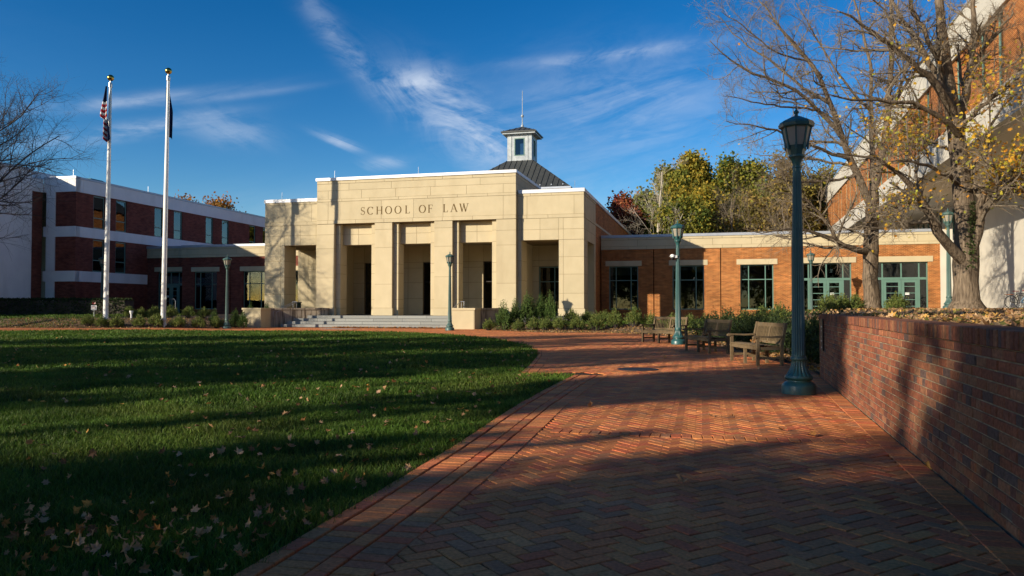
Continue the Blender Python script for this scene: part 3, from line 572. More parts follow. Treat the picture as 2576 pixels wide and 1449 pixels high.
# ------------------------------------------------------------------ building helpers
class Face:
    """a wall face inside a building frame: 'f' looks to -y at y=pos, 'r' looks to +x at x=pos. a runs along, c goes inward"""
    def __init__(s, kind, pos): s.k, s.p = kind, pos
    def b(s, a0, a1, c0, c1, z0, z1):
        if s.k == 'f': return (a0, a1, s.p + c0, s.p + c1, z0, z1)
        if s.k == 'l': return (s.p + c0, s.p + c1, a0, a1, z0, z1)
        return (s.p - c1, s.p - c0, a0, a1, z0, z1)
def wall_grid(name, m, parent, fc, a0, a1, z0, z1, th, openings=(), c0=0.):
    A = sorted({a0, a1, *[v for o in openings for v in o[:2] if a0 < v < a1]}); Z = sorted({z0, z1, *[v for o in openings for v in o[2:4] if z0 < v < z1]})
    solid = lambda a, z: a0 < a < a1 and z0 < z < z1 and not any(o[0] < a < o[1] and o[2] < z < o[3] for o in openings)
    mb = MB()
    for i in range(len(A) - 1):
        for j in range(len(Z) - 1):
            am, zm = (A[i] + A[i + 1]) / 2, (Z[j] + Z[j + 1]) / 2
            if not solid(am, zm): continue
            x0, x1, y0, y1, zz0, zz1 = fc.b(A[i], A[i + 1], c0, c0 + th, Z[j], Z[j + 1])
            v = [(x, y, z) for z in (zz0, zz1) for y in (y0, y1) for x in (x0, x1)]
            f = [(0, 1, 5, 4), (2, 6, 7, 3)] if fc.k == 'f' else [(0, 4, 6, 2), (1, 3, 7, 5)]
            lo = solid((A[i] - 1e-3), zm); hi = solid(A[i + 1] + 1e-3, zm); dn = solid(am, Z[j] - 1e-3); up = solid(am, Z[j + 1] + 1e-3)
            if fc.k == 'f':
                if not lo: f.append((0, 4, 6, 2))
                if not hi: f.append((1, 3, 7, 5))
            else:
                if not lo: f.append((0, 1, 5, 4))
                if not hi: f.append((2, 6, 7, 3))
            if not dn: f.append((0, 2, 3, 1))
            if not up: f.append((4, 5, 7, 6))
            mb.addf(v, f)
    return mb.build(name, m, parent)
def blocks(name, m, parent, fc, xs, zs, c0, c1, gap=.017, jit=.0):
    """coursed stone blocks; xs may be a list of joint lists, one per course"""
    for j in range(len(zs) - 1):
        xj = xs[j] if isinstance(xs[0], (list, tuple)) else xs
        for i in range(len(xj) - 1): box(name, m, parent, *fc.b(xj[i] + gap / 2, xj[i + 1] - gap / 2, c0, c1, zs[j] + gap / 2, zs[j + 1] - gap / 2))
def window(parent, fc, a0, a1, z0, z1, ms, ts, c=.12, fw=.07, frame='green', glass='glass', room=2.5, blind=None, name='window', roomm='room'):
    """framed window: frame part with mullion, transom and pane sub-parts, and the dark room behind it"""
    m = M[frame]; mb = MB(); d = .09
    for q in ((a0, a0 + fw, z0, z1), (a1 - fw, a1, z0, z1), (a0 + fw, a1 - fw, z0, z0 + fw), (a0 + fw, a1 - fw, z1 - fw, z1)): mb.box(*fc.b(q[0], q[1], c, c + d, q[2], q[3]))
    w = mb.build(name, m, parent)
    for x in ms: box('mullion', m, w, *fc.b(x - fw * .42, x + fw * .42, c + .002, c + d - .002, z0 + fw, z1 - fw))
    A = [a0 + fw] + [v for x in ms for v in (x - fw * .42, x + fw * .42)] + [a1 - fw]; A = [(A[i], A[i + 1]) for i in range(0, len(A), 2)]
    for z in ts:
        for p, q in A: box('transom', m, w, *fc.b(p, q, c + .004, c + d - .004, z - fw * .42, z + fw * .42))
    Z = [z0 + fw] + [v for z in ts for v in (z - fw * .42, z + fw * .42)] + [z1 - fw]; Z = [(Z[i], Z[i + 1]) for i in range(0, len(Z), 2)]
    for p, q in A:
        for r, t in Z: box('pane', M[glass], w, *fc.b(p, q, c + .04, c + .048, r, t))
    if blind: 
        for bl in blind: box('blind', M['blind'], w, *fc.b(bl[0], bl[1], c + .14, c + .15, bl[2], bl[3]))
    if room:
        rm = MB(); e = .3
        rm.box(*fc.b(a0 - e, a1 + e, c + room, c + room + .1, z0 - e, z1 + e)); rm.box(*fc.b(a0 - e - .1, a0 - e, c + .2, c + room, z0 - e, z1 + e)); rm.box(*fc.b(a1 + e, a1 + e + .1, c + .2, c + room, z0 - e, z1 + e))
        rm.box(*fc.b(a0 - e, a1 + e, c + .2, c + room, z0 - e - .1, z0 - e)); rm.box(*fc.b(a0 - e, a1 + e, c + .2, c + room, z1 + e, z1 + e + .1)); rm.build('room', M[roomm], w)
    return w

# ------------------------------------------------------------------ the law school
TH = R(-14.3); CX, CY = 4.31, 45.36
def SW(s, t): return (CX + s * math.cos(-TH) + t * math.sin(-TH), CY - s * math.sin(-TH) + t * math.cos(-TH))
school = tag(empty('law_school_building', (CX, CY, 0), TH), 'pale limestone school building with tall pier portico and incised lettering', 'building')
ST, JT = M['stone'], M['joint']; FL = .74; f0 = Face('f', 0)
PIERS = [(-17.45, -16.20), (-13.38, -12.18), (-9.36, -8.16), (-5.35, -4.10)]
fc = Face('f', -.40)
for i, (p, q) in enumerate(PIERS):                               # four front piers with plinths
    box('pier_core', JT, school, *fc.b(p + .015, q - .015, .012, 1.14, FL, 6.62))
    zs = [FL + .47, 2.72 if i % 2 else 3.15, 5.05, 5.95 if i in (0, 3) else 6.2, 6.63]
    blocks('stone_block', ST, school, fc, [p, q], zs, 0, 1.15)
    box('plinth', ST, school, *fc.b(p - .05, q + .05, -.05, 1.17, FL, FL + .46))
f1 = Face('f', -.15)
for i in range(3):                                               # recessed jambs and lintel panels of the three bays
    p, q = PIERS[i][1], PIERS[i + 1][0]
    for a, b in ((p + .001, p + .33), (q - .33, q - .001)):
        box('jamb_core', JT, school, *f1.b(a + (.0 if a < p + .1 else .012), b - (.012 if a < p + .1 else 0), .012, .88, FL, 6.62))
        blocks('stone_block', ST, school, f1, [a, b], [FL, FL + .46, 1.75, 3.42, 4.0, 5.3, 6.0, 6.62], 0, .9)
    box('lintel_core', JT, school, *f1.b(p + .33, q - .33, .385, .85, 5.31, 6.62))
    mid = (p + q) / 2
    blocks('lintel_panel', ST, school, f1, [[p + .33, mid, q - .33], [p + .33, mid + .0, q - .33]], [5.30, 5.98, 6.62], .37, .88)
# attic of the centre block
x0, x1 = -17.45, -4.10; att = (x0, x1)
box('attic_core', JT, school, x0 + .012, x1 - .012, -.388, 6.6, 6.642, 9.43)
def js(n, off=0): 
    w = (x1 - x0 - 1.6) / n; return [x0, x0 + .8] + [x0 + .8 + w * (i + off) for i in range(0 if off else 1, n)] + [x1 - .8, x1] if not off else [x0] + [x0 + .8 + w * (i + off) for i in range(n)] + [x1]
blocks('string_course', ST, school, Face('f', -.43), js(6), [6.64, 6.88], 0, .6)
FR = [x0, x0 + .8, -12.93, -10.73, -8.78, x1 - .8, x1]
blocks('frieze_block', ST, school, fc, FR, [6.88, 8.08], 0, .6)
blocks('string_course', ST, school, Face('f', -.42), js(6, .5), [8.08, 8.25], 0, .6)
blocks('stone_block', ST, school, fc, [js(5), js(4, .5)], [8.25, 8.80, 9.24], 0, .6)
blocks('stone_block', ST, school, Face('f', -.415), js(6), [9.24, 9.44], 0, .6)
fr = Face('r', x1)                                               # its right side above the wing
for z0, z1_, n in ((6.64, 6.88, 3), (6.88, 8.08, 2), (8.08, 8.25, 3), (8.25, 8.8, 2), (8.8, 9.24, 3), (9.24, 9.44, 2)):
    xs = [.21 + (6.6 - .21) * i / n for i in range(n + 1)]; blocks('stone_block', ST, school, Face('r', x1 - .001), xs, [z0, z1_], 0, .5)
cp = MB(); cp.box(x0 - .05, x1 + .05, -.49, .2, 9.445, 9.63); cp.box(x1 - .45, x1 + .05, .202, 6.65, 9.445, 9.63); cp.box(x0 - .05, x0 + .45, .202, 6.65, 9.445, 9.63); cp.build('coping', M['coping'], school)
box('roof_deck', M['zinc'], school, x0 + .5, x1 - .5, .25, 6.5, 9.0, 9.1)
# the two wings
for w0, w1, o0, o1 in ((-21.5, -17.45, -20.02, -17.72), (-4.10, 0.0, -3.85, -1.54)):
    lft = w0 < -20; e0, e1 = (w0, w1 + 0) if lft else (w0, w1)
    pr = [(w0, o0), (o1, w1)]
    for p, q in pr:
        box('pier_core', JT, school, *f0.b(p + .012, q - .012, .012, 1.44, FL, 5.33))
        zs = [FL + .44, 2.1, 3.25, 4.3, 5.34] if q - p > 1 else [FL + .44, 2.9, 4.1, 5.34]
        blocks('stone_block', ST, school, f0, [p, q - .28, q] if (q - p > 1 and lft) else ([p, p + .28, q] if q - p > 1 else [p, q]), zs, 0, 1.46)
        box('plinth', ST, school, *f0.b(p - .04 * (p > -21), q + .045 * (q > -.1), -.045, 1.47, FL, FL + .43))
    box('wing_core', JT, school, e0 + .012, e1 - .012, .012, 4.98, 5.352, 8.19)
    mid = (o0 + o1) / 2
    blocks('lintel_panel', ST, school, f0, [[w0, o0 - .28, o0, mid, o1, w1] if lft else [w0, o0, mid, o1, o1 + .28, w1], [w0, o0 - .28, o0, mid, o1, w1] if lft else [w0, o0, mid, o1, o1 + .28, w1]], [5.34, 5.98, 6.66], 0, .5)
    blocks('string_course', ST, school, Face('f', -.03), [w0, w0 + .6, mid + .5, w1], [6.66, 6.88], 0, .5)
    blocks('frieze_block', ST, school, f0, [w0, w0 + .6, w1 - .6, w1], [6.88, 8.04], 0, .5)
    blocks('stone_block', ST, school, Face('f', -.015), [w0, mid - .6, mid + .7, w1], [8.04, 8.2], 0, .5)
    for kind, pos in (('r', w1), ('l', w0)):
        if (kind == 'r') == lft: continue
        fs = Face(kind, pos)
        for z0, z1_, xs in ((5.34, 5.98, [.5, 1.46, 2.9, 4.28, 5.0]), (5.98, 6.66, [.5, 1.9, 3.6, 5.0]), (6.66, 6.88, [.47, 2.5, 5.0]), (6.88, 8.04, [.5, 2.8, 5.0]), (8.04, 8.2, [.5, 2.0, 5.0])):
            blocks('stone_block', ST, school, fs, xs, [z0, z1_], -.02 if z1_ - z0 < .23 else 0, .4)
        blocks('stone_block', ST, school, fs, [4.28, 5.0], [FL, 1.2, 2.2, 3.3, 4.3, 5.34], 0, .8)
# brick flanks running back
for fs, nm in ((Face('r', 0.0), 'brick_flank'), (Face('l', -21.5), 'brick_flank')):
    wall_grid(nm, M['brick'], school, fs, 5.01, 36, .2, 8.2, .4, c0=.03)
    box('string_course', ST, school, *fs.b(5.01, 36, .01, .2, 6.7, 6.86))
cp = MB(); cp.box(-4.04, .05, -.06, .5, 8.205, 8.42); cp.box(-.45, .06, .502, 36, 8.205, 8.40); cp.build('coping', M['coping'], school)
cp = MB(); cp.box(-21.55, -17.5, -.06, .5, 8.205, 8.42); cp.box(-21.56, -21.05, .502, 36, 8.205, 8.40); cp.build('coping', M['coping'], school)
box('roof_deck', M['zinc'], school, -21.0, -.5, 6.7, 35.9, 7.9, 8.0)
# portico floor, ceiling, back wall with doors
for a, b in ((-17.44, -17.12), (-4.42, -4.11)): box('light_block_wall', ST, school, a, b, 1.18, 4.27, FL, 5.5)  # partitions added to keep bounced sidelight out of the centre bays
box('portico_floor', M['darkfloor'], school, -21.45, -.02, -.96, 4.5, .05, FL - .004)
for a, b in ((-21.45, -17.5), (-17.4, -4.15), (-4.05, -.05)): box('ceiling', ST, school, a, b, .92, 4.28, 5.50, 5.62)
fb = Face('f', 4.30); DO = [(-16.3, -14.0), (-11.9, -9.6), (-7.55, -5.25)]
op = [(a, b, FL - .1, 4.35) for a, b in DO] + [(-3.7, -1.55, FL + .05, 3.95), (-20.0, -18.6, FL + .05, 3.95)]
wall_grid('back_wall', JT, school, fb, -21.44, -.06, FL, 5.6, .28, op, c0=.02)
edges = [-21.44, -20.0, -18.6, -17.6, -16.3, -14.0, -13.0, -11.9, -9.6, -8.6, -7.55, -5.25, -4.4, -3.7, -1.55, -.06]; zrow = [FL, 1.85, 2.95, 3.97, 4.37, 5.5]
for j in range(5):
    for i in range(len(edges) - 1):
        am, zm = (edges[i] + edges[i + 1]) / 2, (zrow[j] + zrow[j + 1]) / 2
        if any(o[0] < am < o[1] and o[2] < zm < o[3] for o in op): continue
        box('stone_panel', ST, school, *fb.b(edges[i] + .01, edges[i + 1] - .01, 0, .3, zrow[j] + .01, zrow[j + 1] - .01))
for a, b in DO:
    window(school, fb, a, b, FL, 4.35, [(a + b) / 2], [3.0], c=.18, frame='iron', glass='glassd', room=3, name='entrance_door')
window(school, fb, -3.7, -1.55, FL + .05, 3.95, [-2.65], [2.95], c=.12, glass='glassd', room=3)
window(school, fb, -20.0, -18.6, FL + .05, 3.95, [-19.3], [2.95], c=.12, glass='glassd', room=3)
# steps
for k in range(4):
    fs = Face('f', -2.52 + .38 * k); z0 = .02 + .18 * k; x = -18.75 + .22 * k; xs = [x]; x += 1.0 + .35 * ((k * 7) % 3)
    while x < -7.6: xs.append(x); x += 1.9
    xs.append(-7.12); blocks('step_stone', M['granite'], school, fs, xs, [z0, z0 + .18], 0, .44 if k < 3 else 1.0, gap=.014)
box('landing', M['granite'], school, -17.6, -6.0, -1.0, -.97, .05, .55)
# cheek walls
def cheek(nm, a, b, pier):
    px0, px1 = pier
    bs = MB().box(px0, px1, -3.55, -2.9 + .55, -.03, 1.10); o = bs.build(nm, ST, school)
    box('cheek_cap', ST, o, px0 - .05, px1 + .05, -3.6, -2.3, 1.103, 1.215)
    box('face_panel', ST, o, px0 + .05, px1 - .05, -3.556, -3.45, .0, 1.06)
    dx, dy = b[0] - a[0], b[1] - a[1]; L = math.hypot(dx, dy); n = int(L / .62)
    MB().bar((a[0], a[1], .53), (b[0], b[1], .53), .30, 1.14).build('side_wall', M['joint'], o)
    for i in range(n):
        t0, t1 = (i + .02) / n, (i + .98) / n; MB().bar((a[0] + dx * t0, a[1] + dy * t0, .52), (a[0] + dx * t1, a[1] + dy * t1, .52), .32, 1.10).build('side_panel', M['stained'], o)
    MB().bar((a[0], a[1], 1.155), (b[0], b[1], 1.155), .42, .10).build('side_cap', M['stained'], o)
    return o
cheek('cheek_wall', (-19.7, -2.36), (-16.45, -.62), (-20.75, -19.5)); cheek('cheek_wall', (-5.95, -2.34), (-5.0, -.60), (-7.10, -5.76))
# handrails
for nm, base in (('left', -18.9), ('right', -6.95)):
    pass
hr = MB(); 
for dx in (0, .25): hr.tube([(-18.75 + dx, -1.05, FL), (-18.75 + dx, -1.05, FL + .86)], .022); 
hr.tube([(-18.80, -1.05, FL + .86), (-18.45, -1.05, FL + .86)], .022); hr.tube([(-18.75, -1.05, FL + .84), (-19.35, -2.4, .95), (-19.35, -2.4, .02)], .02); hr.tube([(-18.5, -1.05, FL + .84), (-19.1, -2.4, .95), (-19.1, -2.4, .02)], .02); hr.build('handrail', M['steel'], school)
hr = MB()
for dx in (0, .16): hr.tube([(-7.35 + dx, -1.05, FL), (-7.35 + dx, -1.05, FL + .86)], .022)
hr.tube([(-7.40, -1.05, FL + .86), (-7.75, -2.4, .95), (-7.75, -2.4, .02)], .02); hr.tube([(-7.40, -1.05, FL + .86), (-7.15, -1.05, FL + .86)], .022); hr.build('handrail', M['steel'], school)
for sx, z in ((-16.16, 1.35), (-12.14, 1.35)): MB().box(sx - .002, sx + .06, -.02, .10, z - .1, z + .12).build('wall_light', M['paint_white'], school)
# lightning rods
for s_, t_, z in ((-20.3, .1, 8.42), (-16.3, -.2, 9.63), (-10.5, -.2, 9.63), (-.6, .3, 8.42), (-.3, 12, 8.40)): MB().tube([(s_, t_, z), (s_, t_, z + .5)], .012, 5).build('lightning_rod', M['steel'], school)
# hall, hipped roof and cupola
hx, hy, hw = -10.76, 29.0, 5.9
box('hall', M['brick'], school, hx - hw + .4, hx + hw - .4, hy - hw + .4, hy + hw - .4, 8.0, 12.1)
cw = 1.32; ez, cz = 12.25, 15.75
o = MB().addf([(hx - hw, hy - hw, ez), (hx + hw, hy - hw, ez), (hx + hw, hy + hw, ez), (hx - hw, hy + hw, ez), (hx - cw, hy - cw, cz), (hx + cw, hy - cw, cz), (hx + cw, hy + cw, cz), (hx - cw, hy + cw, cz)], [(0, 1, 5, 4), (1, 2, 6, 5), (2, 3, 7, 6), (3, 0, 4, 7), (3, 2, 1, 0), (4, 5, 6, 7)]).build('roof', M['roof'], school); hip = o
box('eave_gutter', M['zinc'], o, hx - hw - .06, hx + hw + .06, hy - hw - .08, hy - hw + .02, ez - .14, ez + .03)
for i in range(22):                                              # standing seams of the two faces in view
    a = -hw + .27 + i * .54; t = max(0, (abs(a) - cw) / (hw - cw)); up = 1 - t
    p = np.array((hx + a, hy - hw, ez + .03)); q = np.array((hx + a, hy - hw + (hw - cw) * up, ez + (cz - ez) * up + .03))
    if up > .05: MB().bar(p, q, .035, .06).build('seam', M['roof'], o)
    p = np.array((hx + hw, hy + a, ez + .03)); q = np.array((hx + hw - (hw - cw) * up, hy + a, ez + (cz - ez) * up + .03))
    if up > .05: MB().bar(p, q, .035, .06).build('seam', M['roof'], o)
    if i % 2 == 0: MB().box(hx + a - .05, hx + a + .05, hy - hw + .28, hy - hw + .33, ez + .2, ez + .34).build('snow_guard', M['zinc'], o)
cu = box('cupola', M['lead'], school, hx - cw + .08, hx + cw - .08, hy - cw + .08, hy + cw - .08, cz - .3, cz + .06); 
def cup_wall(fc2, a0, a1):
    wall_grid('cupola_wall', M['lead'], cu, fc2, a0, a1, cz + .06, cz + 2.62, .16, [(a0 + .72, a1 - .72, cz + .5, cz + 2.25)])
    fw = MB()
    for q in ((a0 + .72, a0 + .80, cz + .5, cz + 2.25), (a1 - .80, a1 - .72, cz + .5, cz + 2.25), (a0 + .8, a1 - .8, cz + .5, cz + .58), (a0 + .8, a1 - .8, cz + 2.17, cz + 2.25)): fw.box(*fc2.b(q[0], q[1], -.02, .12, q[2], q[3]))
    fw.build('cupola_window', M['green'], cu); box('pane', M['glass'], cu, *fc2.b(a0 + .8, a1 - .8, .06, .07, cz + .58, cz + 2.17))
    for s_ in (a0 + .40, a1 - .40): box('corner_strip', M['lead'], cu, *fc2.b(s_ - .03, s_ + .03, -.04, .01, cz + .06, cz + 2.6))
k = cw - .08
cup_wall(Face('f', hy - k), hx - k, hx + k); cup_wall(Face('r', hx + k), hy - k + .161, hy + k - .161); cup_wall(Face('l', hx - k), hy - k + .161, hy + k - .161)
fbk = Face('f', hy + k - .16); wall_grid('cupola_wall', M['lead'], cu, fbk, hx - k, hx + k, cz + .06, cz + 2.62, .16, [(hx - k + .72, hx + k - .72, cz + .5, cz + 2.25)])
e = 1.78; z = cz + 2.63
box('cupola_cornice', M['lead'], cu, hx - e + .12, hx + e - .12, hy - e + .12, hy + e - .12, z, z + .14)
o = MB().addf([(hx - e, hy - e, z + .142), (hx + e, hy - e, z + .142), (hx + e, hy + e, z + .142), (hx - e, hy + e, z + .142), (hx - e, hy - e, z + .26), (hx + e, hy - e, z + .26), (hx + e, hy + e, z + .26), (hx - e, hy + e, z + .26), (hx, hy, z + 1.05)], [(3, 2, 1, 0), (0, 1, 5, 4), (1, 2, 6, 5), (2, 3, 7, 6), (3, 0, 4, 7), (4, 5, 8), (5, 6, 8), (6, 7, 8), (7, 4, 8)]).build('cupola_roof', M['roof'], cu)
for i in range(7):
    a = -e + .25 + i * (2 * e - .5) / 6; up = 1 - abs(a) / e
    MB().bar((hx + a, hy - e, z + .28), (hx + a, hy - e + e * up, z + .28 + .79 * up), .03, .05).build('seam', M['roof'], cu)
sp_ = MB().lathe([(.16, 0), (.13, .22), (.06, .26), (.04, .9), (.06, 1.0), (.035, 1.05), (.03, 3.6), (.005, 3.75)], 10, (hx, hy, z + 1.0)).lathe([(.01, .95), (.10, 1.0), (.15, 1.08), (.15, 1.16), (.10, 1.24), (.01, 1.29)], 12, (hx, hy, z + 1.0)); smooth_auto(sp_.build('spire', M['lead'], cu))

# lettering
def strip(pts, w0, w1=None):
    pts = np.array(pts, float); n = len(pts); T = np.gradient(pts, axis=0); T /= np.linalg.norm(T, axis=1)[:, None]; Nn = np.stack([-T[:, 1], T[:, 0]], 1)
    w = np.full(n, w0) if np.isscalar(w0) else np.array(w0)
    return [np.array([pts[i] + Nn[i] * w[i], pts[i + 1] + Nn[i + 1] * w[i + 1], pts[i + 1] - Nn[i + 1] * w[i + 1], pts[i] - Nn[i] * w[i]]) for i in range(n - 1)]
def letter(ch):
    tk, tn = .068, .024; q = []
    bar = lambda x0, z0, x1, z1, w: q.extend(strip([(x0, z0), (x1, z1)], w))
    ser = lambda x, z: bar(x - .13, z, x + .13, z, .02)
    if ch == 'H':
        bar(.14, 0, .14, 1, tk); bar(.72, 0, .72, 1, tk); bar(.14, .52, .72, .52, tn); [ser(x, z) for x in (.14, .72) for z in (.02, .98)]; w = .86
    elif ch == 'L': bar(.14, 0, .14, 1, tk); bar(.14, .025, .56, .025, tn); bar(.55, .0, .58, .22, .025); [ser(.14, z) for z in (.02, .98)]; w = .6
    elif ch == 'F': bar(.14, 0, .14, 1, tk); bar(.14, .975, .56, .975, tn); bar(.14, .52, .46, .52, tn); bar(.56, .98, .57, .80, .02); bar(.46, .43, .46, .61, .02); [ser(.14, z) for z in (.02, .98)]; w = .6
    elif ch == 'A': bar(.10, 0, .42, 1, .028); bar(.42, 1, .78, 0, tk); bar(.22, .36, .64, .36, tn); ser(.10, .02); ser(.78, .02); w = .9
    elif ch == 'W':
        bar(.08, 1, .32, 0, tk); bar(.32, 0, .55, 1, .026); bar(.50, 1, .76, 0, tk); bar(.76, 0, 1.02, 1, .026); ser(.08, .98); ser(.52, .98); ser(1.02, .98); w = 1.1
    elif ch == 'O':
        a = np.linspace(0, 2 * math.pi, 29); q.extend(strip(np.stack([.44 + .38 * np.cos(a), .5 + .48 * np.sin(a)], 1), .022 + .05 * np.abs(np.cos(a)))); w = .88
    elif ch == 'C':
        a = np.linspace(R(42), R(318), 23); q.extend(strip(np.stack([.44 + .38 * np.cos(a), .5 + .48 * np.sin(a)], 1), .022 + .05 * np.abs(np.cos(a)))); bar(.73, .68, .74, .98, .022); w = .82
    elif ch == 'S':
        a = np.linspace(R(30), R(270), 15); b = np.linspace(R(90), R(-150), 15)
        p = np.concatenate([np.stack([.29 + .20 * np.cos(a), .74 + .235 * np.sin(a)], 1), np.stack([.29 + .23 * np.cos(b), .26 + .245 * np.sin(b)], 1)[1:]]); t = np.linspace(0, 1, len(p)); q.extend(strip(p, .024 + .045 * np.exp(-((t - .5) / .17) ** 2))); bar(.47, .74, .485, .98, .02); bar(.075, .03, .07, .28, .02); w = .6
    return q
HT = .50; zb_ = 7.17
for ch, sx in zip('SCHOOLOFLAW', (-14.36, -13.90, -13.28, -12.66, -12.02, -11.31, -10.38, -9.78, -8.78, -8.30, -7.70)):
    mb = MB()
    for qd in letter(ch):
        p = [(sx + x * HT * 1.05, zb_ + z * HT) for x, z in qd]; mb.prism(p, -.4025, -.408)
    fix_normals(mb.build('letter', M['letter'], school))

# ------------------------------------------------------------------ the brick links
LT = 7.29
def link_windows(fc, root, mirror, glass, blinds=True):
    X = (lambda v: v) if not mirror else (lambda v: -21.1 - v)
    def win(a0, a1, ms, zt=4.07, zb2=1.09, ts=(3.09,), blind=None, dc=0):
        p, q = sorted((X(a0), X(a1))); window(root, fc, p, q, zb2, zt, [X(m_) for m_ in ms], list(ts), c=.14 + dc, glass=glass, blind=blind and [(min(X(b[0]), X(b[1])), max(X(b[0]), X(b[1])), b[2], b[3]) for b in blind])
        box('window_sill', M['brick'], root, *fc.b(p - .02, q + .02, -.03 + dc, .2 + dc, zb2 - .09, zb2 - .002))
        lp, lq = sorted((X(a0 - .23), X(a1 + .24))); box('lintel', ST, root, *fc.b(lp, lq, -.035 + dc, .26 + dc, zt + .004, zt + .36))
    win(.59, 2.58, (1.07, 2.09), blind=[(.67, 1.03, 3.45, 4.0), (1.11, 2.05, 3.45, 4.0), (2.13, 2.5, 3.45, 4.0)])
    win(4.87, 6.94, (5.38, 6.42), blind=[(4.95, 6.38, 3.75, 4.0), (6.46, 6.86, 3.6, 4.0)])
    win(9.26, 11.35, (9.79, 10.84), blind=[(9.34, 11.27, 3.93, 4.0)])
def door_set(fc, root, a0, a1, glass, dc, X):
    """glazed entrance: fixed lights around a pair of doors"""
    ms = [a0 + .42, (a0 + a1) / 2, a1 - .50]; z0, z1, zt = .62, 4.13, 3.10; c = .16 + dc; fw = .075; m = M['green']
    S_ = lambda p, q: (min(X(p), X(q)), max(X(p), X(q)))
    mb = MB()
    for p, q, r, t in ((a0, a0 + fw, z0, z1), (a1 - fw, a1, z0, z1), (a0 + fw, a1 - fw, z1 - fw, z1), (a0 + fw, a1 - fw, zt - .09, zt + .06)): mb.box(*fc.b(*S_(p, q), c, c + .1, r, t))
    for x in ms: mb.box(*fc.b(*S_(x - .04, x + .04), c + .002, c + .098, zt + .06, z1 - fw))
    for x in (ms[0], ms[2]): mb.box(*fc.b(*S_(x - .05, x + .05), c + .002, c + .098, z0, zt - .09))
    w = mb.build('door_frame', m, root); xs = [a0 + fw] + [v for x in ms for v in (x - .04, x + .04)] + [a1 - fw]
    for i in range(0, len(xs), 2): box('pane', M[glass], w, *fc.b(*S_(xs[i], xs[i + 1]), c + .04, c + .048, zt + .06, z1 - fw))
    for p, q in ((a0 + fw, ms[0] - .05), (ms[2] + .05, a1 - fw)): box('pane', M[glass], w, *fc.b(*S_(p, q), c + .04, c + .048, z0, zt - .09))
    for p, q, hs in ((ms[0] + .055, ms[1] - .006, 1), (ms[1] + .006, ms[2] - .055, -1)):
        d = MB(); st = .17
        for r in ((p, p + st, z0 + .02, zt - .1), (q - st, q, z0 + .02, zt - .1), (p + st, q - st, zt - .26, zt - .1), (p + st, q - st, z0 + .02, z0 + .28)): d.box(*fc.b(*S_(r[0], r[1]), c + .01, c + .07, r[2], r[3]))
        leaf = d.build('door_leaf', m, root)
        for i in range(1, 5): box('glazing_bar', m, leaf, *fc.b(*S_(p + st, q - st), c + .02, c + .06, z0 + .28 + i * .42 - .02, z0 + .28 + i * .42 + .02))
        box('pane', M[glass], leaf, *fc.b(*S_(p + st, q - st), c + .036, c + .042, z0 + .28, zt - .26))
        hx_ = q - .09 if hs > 0 else p + .09; box('handle', M['steel'], leaf, *fc.b(*S_(hx_ - .015, hx_ + .015), c - .05, c - .02, 1.5, 1.95)); 
        for hz in (1.53, 1.92): box('handle_post', M['steel'], leaf, *fc.b(*S_(hx_ - .012, hx_ + .012), c - .022, c + .012, hz - .012, hz + .012))
        if hs < 0: box('notice', M['paint_white'], leaf, *fc.b(*S_(p + .22, p + .46), c + .028, c + .034, 2.05, 2.2))
    rm = MB(); e0, e1 = S_(a0 - .2, a1 + .2)
    rm.box(*fc.b(e0, e1, c + 4, c + 4.1, z0, z1 + .3)); rm.box(*fc.b(e0 - .1, e0, c + .25, c + 4, z0, z1 + .3)); rm.box(*fc.b(e1, e1 + .1, c + .25, c + 4, z0, z1 + .3)); rm.box(*fc.b(e0, e1, c + .25, c + 4, z1 + .3, z1 + .4)); rm.box(*fc.b(e0, e1, c + .12, c + 4, z0 - .1, z0 - .004))
    rm.build('lobby', M['room'], root); box('lobby_wall', M['roomlight'], root, *fc.b(e0 + 1.7, e0 + 2.3, c + 2.8, c + 2.95, z0, z1 - .2))
    lp, lq = S_(a0 - .26, a1 + .27); box('lintel', ST, root, *fc.b(lp, lq, -.035 + dc, .26 + dc, z1 + .004, z1 + .36))
